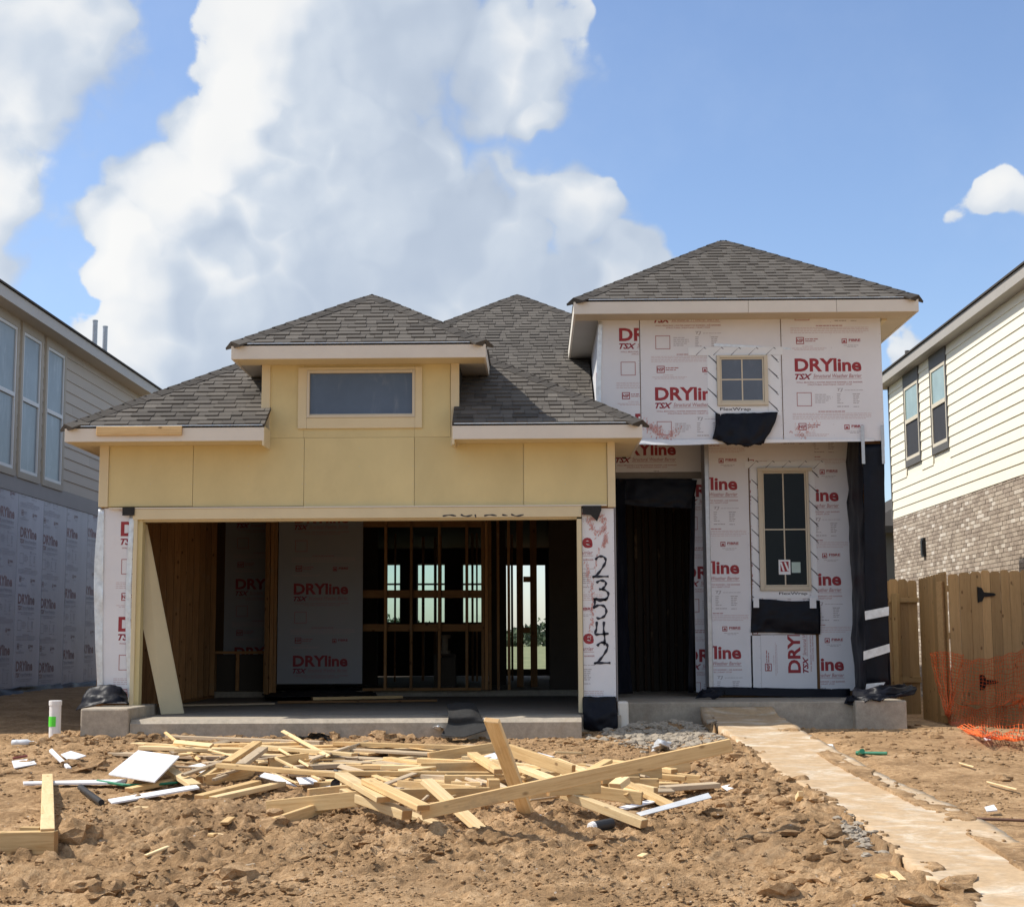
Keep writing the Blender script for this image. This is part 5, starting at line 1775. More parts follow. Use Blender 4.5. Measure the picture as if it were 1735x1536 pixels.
bi = [b for b in blist if in_view((b[0] + b[1]) / 2, b[2]) and b[1] - b[0] > bl - .001]
bi.sort(key=lambda b: b[0])
single = set(id(b) for b in bi[:300])
mb = MB(); mb.box(-.012, .012, -bl / 2, bl / 2, 0, bh)
bme = mb.build('brick', M['brick'], rh, loc=(0, 0, 0), center=False)
first = True
rest = MB()
for b in blist:
    if id(b) in single:
        loc = (RX + .002 + b[3], (b[0] + b[1]) / 2, b[2])
        if first:
            bme.location = Vector(loc) - base_of(rh); first = False
        else:
            link('brick', bme.data, rh, loc)
    else:
        rest.cur = b[4]; rest.box(RX - .010 + b[3], RX + .014, b[0], b[1], b[2], b[2] + bh)
o = rest.build('bricks', M['brick'], rh); o['kind'] = 'stuff'
boxpart('slab_edge', M['concrete'], RX - .005, RX + 8.8, RY0, RY1, -.7, -.27, rh)
SX = RX - .23
boxpart('fascia', M['fascia_grey'], SX, SX + .022, RY0 - .3, RY1 + .3, RT - .004, RT + .17, rh)
boxpart('soffit', M['fascia_grey'], SX + .024, RX + .02, RY0 - .3, RY1 + .3, RT, RT + .012, rh)
boxpart('fascia', M['fascia_grey'], SX + .024, RX + 9, RY1 + .278, RY1 + .3, RT - .004, RT + .17, rh)
boxpart('soffit', M['fascia_grey'], RX + .022, RX + 9, RY1 - .02, RY1 + .276, RT + .001, RT + .012, rh)
xm = RX + 4.5; zr = RT + .17 + 4.7 * .45
mb = MB()
mb.slab([(SX - .03, RY1 + .35, RT + .171), (SX - .03, RY0 - .35, RT + .171), (xm, RY0 + 4.3, zr), (xm, RY1 - 4.3, zr)], (0, 0, .03))
mb.slab([(xm + 4.7, RY1 + .35, RT + .171), (SX - .03, RY1 + .35, RT + .171), (xm, RY1 - 4.3, zr)], (0, 0, .03))
mb.slab([(SX - .03, RY0 - .35, RT + .171), (xm + 4.7, RY0 - .35, RT + .171), (xm, RY0 + 4.3, zr)], (0, 0, .03))
mb.slab([(xm + 4.7, RY0 - .35, RT + .171), (xm + 4.7, RY1 + .35, RT + .171), (xm, RY1 - 4.3, zr), (xm, RY0 + 4.3, zr)], (0, 0, .03))
mb.build('roof', M['shingle'], rh)
p = at_x(1537, 594, RX + .7)
mb = MB(); mb.tube([(p.x, p.y, RT + .4), (p.x, p.y, p.z)], .05, 10); mb.tube([(p.x, p.y, RT + .5), (p.x, p.y, RT + .62)], [.11, .06], 10)
mb.build('vent_pipe', M['dark_trim'], rh)
p = at_x(1568, 927, RX)
mb = MB(); mb.box(p.x - .06, p.x - .004, p.y - .08, p.y + .08, p.z - .17, p.z + .17); mb.box(p.x - .075, p.x - .061, p.y - .06, p.y + .06, p.z - .13, p.z + .13)
mb.build('wall_vent', M['hinge'], rh)

# far house glimpsed in the gap on the right
fh = thing('far_house', 'dark roofed far house glimpsed between the black wrapped corner and the brick house', 'house', (14, 48, 0))
a = at_y(1503, 905, 44)
boxpart('wall', M['dark_trim'], a.x - .2, a.x + 8, 44.5, 54, -.1, a.z + .1, fh)
mb = MB(); zb_ = a.z + .05
mb.slab([(a.x - .6, 44, zb_), (a.x + 8.5, 44, zb_), (a.x + 4, 48.5, zb_ + 2.6), (a.x + 3.9, 48.5, zb_ + 2.6)], (0, 0, .2))
mb.slab([(a.x - .6, 54.5, zb_), (a.x - .6, 44, zb_), (a.x + 3.9, 48.5, zb_ + 2.6), (a.x + 3.9, 50, zb_ + 2.6)], (0, 0, .2))
mb.build('roof', M['shingle'], fh)

# ---------------------------------------------------------------- wooden fence with its gate
fence = thing('wooden_fence', 'tall dog eared wooden fence between the unfinished house and the brick house', 'fence', (5.8, 21.8, -.2))
gate = thing('fence_gate', 'wooden picket gate with two black strap hinges behind orange netting', 'gate', (6.4, 21.45, -.2))
FYF = 21.5
_pk = {}


def picket(parent, x, y, w, zb, zt, rot=0.0):
    L = round(zt - zb, 2)
    k = (round(w, 3), L)
    if k not in _pk:
        mb = MB(); h = w / 2; e = .028
        mb.slab([(-h, 0, -L / 2), (h, 0, -L / 2), (h, 0, L / 2 - e), (h - e, 0, L / 2), (-h + e, 0, L / 2), (-h, 0, L / 2 - e)], (0, .016, 0))
        o = mb.build('picket', M['cedar'], parent, loc=(0, 0, 0), center=False)
        _pk[k] = o.data
        o.location = Vector((x, y, (zb + zt) / 2)) - base_of(parent); o.rotation_euler = (0, 0, rot)
        return o
    return link('picket', _pk[k], parent, (x, y, (zb + zt) / 2), Matrix.Rotation(rot, 3, 'Z'))


rr = random.Random(77)
px_edges = [1609, 1627.5, 1647, 1665, 1680.5, 1698, 1713, 1732, 1749, 1766, 1784]
for i, (a, b) in enumerate(zip(px_edges[:-1], px_edges[1:])):
    xa = at_y(a, 1050, FYF).x; xb = at_y(b, 1050, FYF).x
    zt = at_y(a, 973 - 4 * min(i, 3) * .6, FYF).z + rr.uniform(-.012, .012)
    gt = gate if 3 <= i <= 8 else fence
    picket(gt, (xa + xb) / 2, FYF + rr.uniform(-.004, .004), xb - xa - .005, -.40 + rr.uniform(-.02, .02), zt)
# return running back towards the house
xr = at_y(1608, 1050, FYF).x - .01
for i in range(11):
    y = FYF + .07 + i * .138
    picket(fence, xr, y,   .132, -.36, 1.735 - .004 * i, math.pi / 2)
yb = FYF + .05 + 11 * .138
# far panel seen from its rail side
X0 = at_y(1510, 1080, yb + .05).x
n_p = int((xr - X0) / .14)
for i in range(n_p + 1):
    picket(fence, xr - .08 - i * .14, yb + .09, .138, -.3, (1.67 if i > 3 else 1.69) + rr.uniform(-.01, .01))
for py, hh in ((1016, .07), (1151, .09)):
    z_ = at_y(1536, py, yb).z
    bar('rail', (X0 - .02, yb + .06, z_), (xr, yb + .06, z_), .04, hh, M['pine'], fence)
bar('post', (X0 + .08, yb + .03, -.2), (X0 + .08, yb + .03, at_y(1520, 1005, yb).z), .09, .09, M['pine'], fence)
bar('post', (xr - .06, FYF + .12, -.25), (xr - .06, FYF + .12, 1.6), .09, .09, M['cedar'], fence)
for z_ in (.1, .85, 1.5):
    bar('rail', (xr, FYF + .04, z_), (8.0, FYF + .04, z_), .04, .09, M['pine'], fence)


def hinge(px, py, w):
    p = at_y(px, py, FYF - .012); mb = MB()
    s = w
    mb.slab([(p.x, p.y, p.z - .12 * s), (p.x + .07 * s, p.y, p.z - .10 * s), (p.x + .10 * s, p.y, p.z - .035 * s), (p.x + .25 * s, p.y, p.z - .022 * s), (p.x + .28 * s, p.y, p.z),
             (p.x + .25 * s, p.y, p.z + .022 * s), (p.x + .10 * s, p.y, p.z + .035 * s), (p.x + .07 * s, p.y, p.z + .10 * s), (p.x, p.y, p.z + .12 * s)], (0, -.006, 0))
    mb.tube([(p.x + .012, p.y - .01, p.z - .09 * s), (p.x + .012, p.y - .01, p.z + .09 * s)], .012, 8)
    h = mb.build('hinge', M['hinge'], gate)
    mb = MB()
    for dx, dz in ((.03, .07), (.03, -.07), (.11, 0), (.16, 0), (.21, 0)):
        mb.tube([(p.x + dx * s, p.y - .006, p.z + dz * s), (p.x + dx * s, p.y - .011, p.z + dz * s)], .011, 6)
    mb.build('bolt', M['steel'] if False else M['hinge'], h)


hinge(1656, 1007, .92); hinge(1660, 1155, .92)

# orange safety netting sagging in front of the fence
mb = MB()


def net_patch(grid, nu, nv, r, seed):
    rows = [[Vector(p) for p in q] for q in grid]

    def ev(u, v):
        def lin(pts, t):
            t *= len(pts) - 1; i = min(int(t), len(pts) - 2); f = t - i
            p0 = pts[max(i - 1, 0)]; p1 = pts[i]; p2 = pts[i + 1]; p3 = pts[min(i + 2, len(pts) - 1)]
            return .5 * ((2 * p1) + (p2 - p0) * f + (2 * p0 - 5 * p1 + 4 * p2 - p3) * f * f + (3 * p1 - p0 - 3 * p2 + p3) * f ** 3)
        p = lin([lin(q, u) for q in rows], v)
        return p + Vector((0, .035 * math.sin(u * 23 + seed + 2 * math.sin(v * 5)) + .02 * math.sin(v * 31 + seed), .012 * math.sin(u * 40 + v * 13)))
    for j in range(nv + 1):
        pts = [ev(i / nu, j / nv) for i in range(nu + 1)]
        mb.tube(pts, r, 3, False)
    for i in range(nu + 1):
        pts = [ev(i / nu, j / nv) for j in range(nv + 1)]
        mb.tube(pts, r * .8, 3, False)


def nf(pts):
    return [tuple(at_y(x, y, Y)) for x, y, Y in pts]


net_patch([nf([(1577, 1106, 20.9), (1600, 1104, 20.95), (1632, 1110, 20.9)]), nf([(1583, 1140, 20.8), (1602, 1142, 20.85), (1624, 1148, 20.8)]), nf([(1594, 1180, 20.6), (1604, 1182, 20.6), (1614, 1185, 20.6)]),
           nf([(1602, 1210, 20.3), (1605, 1212, 20.3), (1609, 1214, 20.3)])], 13, 22, .0055, 1)
def gf(pts):
    return [tuple(gp(x, y, h)) for x, y, h in pts]


net_patch([nf([(1630, 1118, 21.0), (1670, 1116, 21.2), (1710, 1108, 21.1), (1745, 1098, 20.9), (1800, 1090, 20.8)]), nf([(1622, 1155, 20.8), (1670, 1160, 21.0), (1710, 1160, 20.9), (1745, 1155, 20.8), (1800, 1150, 20.7)]),
           nf([(1612, 1186, 20.6), (1670, 1196, 20.5), (1710, 1190, 20.4), (1745, 1186, 20.4), (1800, 1180, 20.4)])], 36, 16, .0046, 3)
net_patch([nf([(1612, 1187, 20.55), (1650, 1200, 20.4), (1690, 1196, 20.35), (1745, 1188, 20.3), (1800, 1184, 20.3)]), nf([(1606, 1205, 20.2), (1650, 1218, 20.0), (1690, 1218, 19.9), (1745, 1214, 19.8), (1800, 1208, 19.8)]),
           gf([(1605, 1219, .05), (1650, 1238, .08), (1690, 1246, .06), (1745, 1248, .08), (1800, 1242, .05)]), gf([(1603, 1222, .02), (1640, 1240, .03), (1690, 1250, .02), (1745, 1252, .03), (1800, 1248, .02)])], 36, 17, .0052, 6)
p = at_y(1730, 1190, 20.2)
for k in range(14):
    a = k * 1.3
    mb.tube([(p.x + .02 * math.cos(a), p.y, p.z), (p.x + .07 * math.cos(a) + .02, p.y - .03, p.z + .07 * math.sin(a)), (p.x + .12 * math.cos(a + .4), p.y, p.z + .11 * math.sin(a + .5))], .006, 4)
net = mb.build('safety_net', M['net'])
tag(net, 'orange plastic safety netting sagging on the ground in front of the fence gate', 'netting')

# ---------------------------------------------------------------- scrap lumber and debris in the yard
PILE = 'scrap lumber heaped in the yard'


def stick(p0, p1, w, t, label, mat='pine', edge=False, cat='lumber', group=PILE, name='timber', skew=None, roll=0.0):
    """one board; ends given as (pixel x, pixel y, height above the ground); edge=True stands it on its narrow side"""
    a = gp(*p0); b = gp(*p1)
    up = Vector((0, 0, 1))
    d = (b - a).normalized()
    side = d.cross(up).normalized()
    u = side if edge else up
    if roll:
        u = Matrix.Rotation(roll, 3, d) @ u
    o = bar(name, a, b, w, t, M[mat], None, u, .0035, skew)
    return tag(o, label, cat, group)


W4, T2, W6 = .089, .038, .14
S = stick
# back of the pile
S((283, 1248, .06), (545, 1258, .06), W4, T2, 'long grey weathered board along the back left of the lumber pile', 'pine_old')
S((567, 1259, .08), (838, 1267, .10), W4, T2, 'long pale board along the back of the pile, ending at the leaning plank')
S((440, 1264, .10), (601, 1278, .10), W4, .03, 'pale flat board crossing the whitish one at the back of the pile', 'pine_pale')
S((525, 1288, .07), (597, 1266, .07), W4, T2, 'whitish board lying across the back left of the pile under a flat board', 'pine_old')
S((240, 1266, .06), (420, 1271, .06), .14, T2, 'wide pale board behind the big white panel', 'pine_pale')
S((190, 1276, .03), (380, 1284, .04), .14, .03, 'grey board whose end sticks out left behind the big white panel', 'pine_old')
S((296, 1270, .12), (375, 1270, .12), .06, .03, 'thin pale batten on top of the boards behind the white panel', 'pine_pale')
S((374, 1271, .12), (445, 1272, .12), W4, T2, 'short brownish board left of the two crossed short boards', 'pine')
S((384, 1292, .14), (436, 1258, .22), W4, T2, 'short tilted board, left one of the crossed pair at the pile\'s left', 'pine')
S((408, 1296, .16), (446, 1268, .20), W4, T2, 'short brownish board, right one of the crossed pair at the pile\'s left', 'pine_old')
S((340, 1318, .05), (374, 1296, .10), W4, T2, 'short square-ended board leaning below the crossed pair', 'pine')
S((371, 1296, .16), (575, 1312, .16), W4, T2, 'long board running from the crossed pair to the dark plastic scrap')
S((342, 1322, .03), (430, 1308, .05), W4, T2, 'board on edge half hidden below the crossed pair', 'pine', True)
S((337, 1350, .03), (436, 1325, .05), W4, T2, 'tan board on the pile\'s front left beside the pale yellow one', 'pine')
S((361, 1353, .02), (478, 1327, .04), W4, T2, 'pale yellow board on the pile\'s front left', 'pine_pale')
S((218, 1338, .02), (305, 1320, .03), W4, T2, 'board lying in front of the big white panel', 'pine')
S((284, 1302, .08), (331, 1331, .05), .10, T2, 'short flat pale board slanting off the corner of the big white panel', 'pine_pale')
S((455, 1292, .08), (522, 1283, .10), W4, T2, 'short brown board in the pile\'s left middle, near the whitish one', 'pine', True)
S((500, 1284, .05), (720, 1300, .05), .14, .025, 'wide grey plank flat in the middle of the pile', 'pine_old')
S((600, 1270, .06), (830, 1282, .06), .14, .025, 'wide tan plank flat behind the middle of the pile', 'pine_old')
S((560, 1281, .04), (760, 1292, .04), .16, .02, 'flat weathered sheet strip in the middle of the pile', 'pine_old')
S((647, 1299, .12), (712, 1300, .12), W4, T2, 'short pale board in line with the stacked pair', 'pine_pale')
S((710, 1287, .14), (806, 1292, .14), W4, T2, 'upper board of the stacked pair left of the leaning plank')
S((713, 1301, .12), (826, 1299, .12), W4, T2, 'lower board of the stacked pair left of the leaning plank', 'pine', True)
S((578, 1309, .12), (836, 1311, .12), W4, T2, 'long level board right across the middle of the pile')
S((726, 1283, .12), (840, 1265, .16), W4, T2, 'board slanting up to meet the leaning plank from the left', 'pine', True)
S((600, 1315, .08), (760, 1328, .08), W4, T2, 'board showing under the long level one', 'pine')
S((676, 1331, .10), (810, 1342, .10), W4, T2, 'board running low through the pile\'s middle', 'pine', True)
S((766, 1333, .10), (832, 1335, .10), W4, T2, 'short board on edge beside the small block left of the leaning plank', 'pine', True)
S((753, 1322, .12), (838, 1322, .12), W4, T2, 'short level board touching the leaning plank', 'pine', True)
S((800, 1277, .18), (846, 1306, .18), W4, T2, 'short slanting board that ends against the leaning plank', 'pine')
S((785, 1283, .10), (830, 1285, .10), W4, .03, 'short pale board beside a white scrap, behind the leaning plank', 'pine_pale')
S((826, 1330, .18), (846, 1330, .18), .12, W4, 'square block at the foot of the leaning plank', 'pine')
S((700, 1313, .10), (760, 1318, .10), W4, T2, 'short grey board in the pile\'s centre', 'pine_old')
# front
S((578, 1312, .26), (650, 1354, .20), .10, T2, 'wide flat board slanting forward from the dark plastic scrap', 'pine_pale')
S((622, 1322, .26), (718, 1368, .22), .098, T2, 'wide flat board slanting forward to the low end of the long beam')
S((583, 1342, .16), (690, 1380, .12), W4, .06, 'thick square post pointing forward at the pile\'s front', 'pine_pale')
S((636, 1348, .12), (830, 1344, .14), W4, T2, 'board on edge under the front of the pile', 'pine', True)
S((453, 1369, .05), (628, 1350, .16), .105, T2, 'broad plank on edge sticking out to the left at the pile\'s front', 'pine', True)
S((464, 1396, .02), (560, 1364, .06), W4, T2, 'board poking out to the left below the broad plank', 'pine', True)
S((722, 1322, .24), (818, 1408, .02), .092, T2, 'flat board sliding down the front of the pile to the dirt', 'pine_pale')
S((690, 1378, .04), (752, 1400, .01), W4, .03, 'half buried pale board end below the long beam', 'pine_pale')
S((833, 1219, .75), (893, 1381, .02), .10, T2, 'plank leaning upright over the pile, its top raised', 'pine_pale', skew=.15)
S((714, 1376, .16), (1239, 1262, .62), W4, .042, 'very long beam lying across the whole pile with its right end raised', 'pine', True)
S((928, 1335, .22), (1016, 1330, .22), .105, .045, 'thick short block on edge in front of the long beam', 'pine', True)
S((863, 1270, .24), (972, 1306, .16), .10, T2, 'plank on edge behind the leaning plank and the long beam', 'pine', True)
S((881, 1300, .18), (945, 1324, .16), W4, T2, 'board between the leaning plank and the long beam', 'pine_pale')
S((938, 1286, .14), (992, 1308, .14), W4, .03, 'pale splintered board behind the long beam', 'pine_pale')
S((999, 1306, .14), (1031, 1288, .20), W4, .03, 'short stub sloping up behind the long beam', 'pine')
S((1019, 1318, .14), (1120, 1308, .16), W4, T2, 'board on edge just under the raised part of the long beam', 'pine', True)
S((1035, 1290, .12), (1143, 1306, .10), W4, T2, 'board beyond the long beam at the pile\'s right', 'pine')
S((1095, 1312, .08), (1162, 1318, .06), W4, T2, 'short board near the two small blocks at the right end of the pile', 'pine')
S((1042, 1332, .16), (1058, 1320, .20), .10, .05, 'small wedge-shaped block stood up under the long beam', 'pine_pale')
S((1062, 1325, .12), (1084, 1325, .12), W4, T2, 'small square offcut, left one of two on the right of the pile', 'pine', True)
S((1083, 1328, .10), (1116, 1328, .10), W4, T2, 'small square offcut, right one of two on the right of the pile', 'pine', True)
S((1086, 1337, .06), (1138, 1340, .05), W4, T2, 'pale yellow flat board below the two small offcuts', 'pine_pale')
S((1112, 1336, .06), (1216, 1329, .06), .14, T2, 'wide flat board at the far right end of the pile', 'pine_old')
S((985, 1338, .14), (1088, 1352, .12), W4, T2, 'board on edge below the thick short block', 'pine', True)
S((1055, 1325, .14), (1148, 1370, .02), W4, T2, 'board sloping forward at the right of the pile, beside a plastic strip')
S((955, 1344, .16), (1092, 1395, .05), W4, T2 * 1.5, 'thick board pointing forward at the right front of the pile', 'pine_pale')
S((893, 1352, .06), (930, 1340, .10), W4, T2, 'short board under the long beam, beside the foot of the leaning plank', 'pine')
S((1000, 1312, .06), (1110, 1322, .04), W4, T2, 'board lying low behind the two small offcuts', 'pine_old')
# timber hidden under the others: the pile's body
rr = random.Random(9)
for i in range(44):
    cx = rr.uniform(600, 1110); cy = rr.uniform(1290, 1345) if cx < 1000 else rr.uniform(1300, 1335)
    L = rr.uniform(40, 110); an = rr.choice([rr.gauss(.05, .15), rr.gauss(.35, .12), rr.gauss(-.2, .1)])
    S((cx - L * math.cos(an), cy - L * math.sin(an) * .5, rr.uniform(.02, .07)), (cx + L * math.cos(an), cy + L * math.sin(an) * .5, rr.uniform(.02, .08)),
      W4, T2, 'plain board buried low in the right half of the scrap lumber heap', rr.choice(['pine', 'pine', 'pine_old', 'pine_pale']), rr.random() < .35)
for i in range(36):
    cx = rr.uniform(320, 780); cy = 1262 + 50 * rr.random() * min(1, (cx - 300) / 240)
    L = rr.uniform(40, 120); an = rr.gauss(.03, .07)
    S((cx - L * math.cos(an), cy - L * math.sin(an) * .5, rr.uniform(.02, .06)), (cx + L * math.cos(an), cy + L * math.sin(an) * .5, rr.uniform(.02, .06)),
      rr.choice([W4, .14, .12]), rr.choice([.02, T2]), 'plain flat board buried low in the left half of the scrap lumber heap', rr.choice(['pine', 'pine_pale', 'pine_old']), False)
for i in range(64):
    cx = rr.uniform(300, 1130); cy = rr.uniform(1262, 1350) if cx > 560 else rr.uniform(1258, 1318)
    if cx > 1000: cy = rr.uniform(1296, 1345)
    L = rr.uniform(12, 60); an = rr.gauss(.1, .5)
    hh = rr.uniform(.05, .13)
    S((cx - L * math.cos(an), cy - L * math.sin(an) * .5, hh), (cx + L * math.cos(an), cy + L * math.sin(an) * .5, hh + rr.uniform(-.04, .03)),
      rr.uniform(.02, .055), rr.uniform(.010, .025), 'thin splintered slat lying loose on the scrap lumber heap', rr.choice(['pine', 'pine_pale', 'pine_old', 'pine_old']), False, name='slat', cat='slat', roll=rr.gauss(0, .4))
# the corner of timber at the far left
LG = None
S((-12, 1428, .07), (95, 1426, .07), .14, .085, 'heavy timber lying at the left edge below an upright stub', 'pine', True, group=LG)
S((80.5, 1314, .02), (80.5, 1408, .14), .088, T2, 'board lying end-on against the heavy timber at the left edge', 'pine_pale', group=LG)
S((36, 1405, .13), (70, 1405, .13), .06, T2, 'small block on the heavy timber at the left edge', 'pine', group=LG)
# splinters and offcuts in the dirt
S((247, 1449, .012), (292, 1431, .02), .03, .015, 'thin splinter of wood on the dirt near the bottom left', 'pine_pale', cat='splinter', group=LG, name='splinter')
S((368, 1412, .012), (411, 1418, .015), .02, .012, 'thin pale splinter beside a small chip in the dirt', 'pine_pale', cat='splinter', group=LG, name='splinter')
S((355, 1413, .02), (366, 1414, .02), .05, .02, 'small square wood chip beside a thin splinter', 'pine', cat='wood chip', group=LG, name='wood_chip')
S((380, 1394, .015), (392, 1385, .015), .06, .02, 'small wood chip in the dirt in front of the pile\'s left', 'pine', cat='wood chip', group=LG, name='wood_chip')
S((228, 1367, .015), (278, 1368, .015), .07, .012, 'flat pale offcut lying in the dirt in front of the white strips', 'pine_pale', cat='offcut', group=LG, name='offcut')
S((395, 1469, .01), (432, 1463, .01), .02, .012, 'thin twig in the dirt left of the centre foreground', 'pine_old', cat='twig', group=LG, name='twig')
S((1352, 1352, .05), (1357, 1344, .10), .04, .04, 'small upright stake beside the left edge of the walk', 'pine_pale', cat='stake', group=LG, name='stake')
S((1490, 1482, .02), (1512, 1492, .02), .05, .02, 'upper chip of wood beside the walk at the bottom right', 'pine', cat='wood chip', group=LG, name='wood_chip')
S((1514, 1477, .02), (1530, 1492, .02), .04, .02, 'lower chip of wood beside the walk at the bottom right', 'pine_pale', cat='wood chip', group=LG, name='wood_chip')
S((1084, 1451, .01), (1094, 1446, .02), .05, .015, 'lone small chip of wood in the centre foreground dirt', 'pine_pale', cat='wood chip', group=LG, name='wood_chip')


def panel(pts, t, mat, label, cat='panel', name='scrap_panel', bend=0.0):
    q = [gp(*p) for p in pts]
    n = (q[1] - q[0]).cross(q[2] - q[0]).normalized()
    if n.z < 0: n = -n
    mb = MB(); mb.slab([tuple(v) for v in q], tuple(n * -t))
    o = mb.build(name, M[mat], None, bevel=.002)
    return tag(o, label, cat)


panel([(184, 1310, .10), (262, 1323, .10), (304, 1280, .20), (234, 1270, .20)], .014, 'white_board', 'large square white board lying tilted on the left of the pile')
panel([(103, 1277, .05), (118, 1288, .05), (146, 1279, .07), (120, 1271, .07)], .010, 'white_board', 'small white square board on the dirt at the left')
panel([(83, 1270, .10), (113, 1299, .03), (121, 1299, .03), (88, 1267, .12)], .02, 'white_board', 'narrow white board standing tilted beside the small white square')
panel([(318, 1297, .08), (352, 1313, .06), (370, 1302, .07), (340, 1292, .08)], .010, 'white_board', 'small white board between the big white panel and the crossed pair')
panel([(39, 1323, .03), (40, 1326, .03), (212, 1325, .03), (216, 1319, .03)], .018, 'white_board', 'long straight white strip lying left of the lumber pile', 'strip')
panel([(183, 1353, .03), (190, 1359, .03), (338, 1333, .06), (332, 1328, .06)], .014, 'white_board', 'white strip slanting across the dirt at the front left of the pile', 'strip')
panel([(438, 1314, .06), (503, 1331, .04), (470, 1312, .08), (448, 1308, .08)], .010, 'white_board', 'pointed white scrap in front of the long boards on the left', 'scrap')
panel([(502, 1316, .06), (508, 1327, .05), (536, 1326, .06), (541, 1316, .07)], .010, 'white_board', 'white square scrap left of the dark plastic scrap', 'scrap')
panel([(530, 1324, .05), (545, 1334, .04), (586, 1330, .05), (560, 1322, .06)], .010, 'white_board', 'white flat scrap just below the dark plastic scrap', 'scrap')
panel([(521, 1352, .08), (522, 1355, .08), (592, 1353, .14), (596, 1347, .14)], .012, 'white_board', 'thin white strip lying on the broad plank at the pile\'s front', 'strip')
panel([(904, 1381, .02), (925, 1384, .02), (950, 1377, .03), (915, 1377, .03)], .008, 'white_board', 'white triangular scrap right of the foot of the leaning plank', 'scrap')
panel([(1078, 1376, .05), (1086, 1381, .05), (1206, 1350, .14), (1200, 1342, .15)], .006, 'clear', 'cloudy plastic strip sticking out right from the front of the pile', 'strip')
panel([(1048, 1366, .03), (1058, 1370, .03), (1110, 1357, .05), (1098, 1354, .05)], .010, 'white_board', 'white strip under the boards at the right front of the pile', 'strip')
panel([(820, 1280, .12), (832, 1288, .10), (846, 1283, .10), (838, 1274, .12)], .010, 'white_board', 'small white scrap tucked behind the leaning plank', 'scrap')
panel([(880, 1273, .10), (900, 1283, .08), (940, 1281, .08), (912, 1274, .08)], .008, 'white_board', 'thin white scrap behind the boards right of the leaning plank', 'scrap')
panel([(1222, 1331, .02), (1232, 1338, .02), (1246, 1333, .02), (1236, 1328, .03)], .01, 'white_board', 'small white crumpled scrap past the right end of the pile', 'scrap')

# pipes, bars, bottles
def tube_px(name, pts, r, mat, label, cat, n=10, hole=0.0):
    q = [gp(*p) for p in pts]
    mb = MB(); mb.tube(q, r, n)
    if hole:
        d = (q[-1] - q[-2]).normalized()
        mb.mat = 1
        mb.tube([q[-1] + d * .001, q[-1] + d * .002], r * hole, n)
    o = mb.build(name, [M[mat], M['felt']], None, smooth=False)
    return tag(o, label, cat)


tube_px('black_pipe', [(136, 1333, .03), (172, 1359, .025)], .024, 'abs', 'short length of black pipe lying in the dirt by the white strips', 'pipe', 14, .8)
tube_px('rebar', [(1600, 1384, .02), (1660, 1386.5, .025), (1780, 1391, .02)], .011, 'rusty', 'long rusty bar lying on the dirt right of the walk', 'bar', 6)
tube_px('hose', [(165, 1322, .03), (210, 1329, .03), (250, 1330, .03), (300, 1325, .03)], .012, 'green', 'thin green hose under the boards by the big white panel', 'hose', 6)
# green stick with a knob
q = [gp(1456, 1275, .03), gp(1503, 1275.5, .03)]
mb = MB(); mb.tube(q, .014, 8); c = gp(1461, 1272, .07); mb.tube([q[0], c], [.02, .024], 8); mb.tube([q[0] - (q[1] - q[0]).normalized() * .03, q[0]], .018, 8)
tag(mb.build('green_rod', M['green']), 'dark green plastic rod lying on the dirt right of the walk', 'rod')
# stand pipe with tape
sp_ = gp(92, 1255, 0); pxm = at_y(92, 1255, sp_.y)
zt = at_y(91, 1186, sp_.y).z
pipe = thing('pipe_riser', 'white plastic pipe standing upright with a bright green tape band', 'pipe', (sp_.x, sp_.y, sp_.z))
mb = MB(); mb.tube([(sp_.x + .004, sp_.y, sp_.z - .15), (sp_.x, sp_.y, zt - .05)], .061, 22)
mb.build('tube', M['pvc'], pipe, smooth=False)
mb = MB(); mb.tube([(sp_.x, sp_.y, zt - .05), (sp_.x, sp_.y, zt - .004), (sp_.x, sp_.y, zt)], [.067, .067, .058], 22); mb.build('cap', M['pvc'], pipe)
za = at_y(91, 1230, sp_.y).z; zb2 = at_y(91, 1213, sp_.y).z
mb = MB(); n_ = 18
for i in range(n_):
    a0 = math.pi * (1.02 + .62 * i / n_); a1 = math.pi * (1.02 + .62 * (i + 1) / n_)
    r_ = .0635
    mb.quad((sp_.x + r_ * math.cos(a0), sp_.y + r_ * math.sin(a0), za), (sp_.x + r_ * math.cos(a1), sp_.y + r_ * math.sin(a1), za), (sp_.x + r_ * math.cos(a1), sp_.y + r_ * math.sin(a1), zb2), (sp_.x + r_ * math.cos(a0), sp_.y + r_ * math.sin(a0), zb2))
mb.build('tape_band', M['lime'], pipe)


def bottle(px, py, ang, s, mat, label, capmat='white_vinyl', h=.035):
    p = gp(px, py, h); d = Vector((math.cos(ang), math.sin(ang), .02))
    o = thing('plastic_bottle', label, 'bottle', p)
    prof = [(0, .012), (.006, .030), (.05, .032), (.07, .029), (.09, .032), (.15, .032), (.178, .018), (.195, .012), (.20, .012)]
    mb = MB(); mb.tube([p + d * (x * s) for x, _ in prof], [r * s for _, r in prof], 12); mb.build('body', M[mat], o, smooth=True)
    mb = MB(); mb.tube([p + d * (.20 * s), p + d * (.218 * s)], .015 * s, 10); mb.build('cap', M[capmat], o)


bottle(465, 1236, .1, 1.25, 'blue', 'pale blue bottle lying against the foot of the garage slab', 'blue')
bottle(20, 1258, -.1, 1.1, 'clear', 'clear crushed bottle lying in the dirt left of the white pipe', 'white_vinyl')
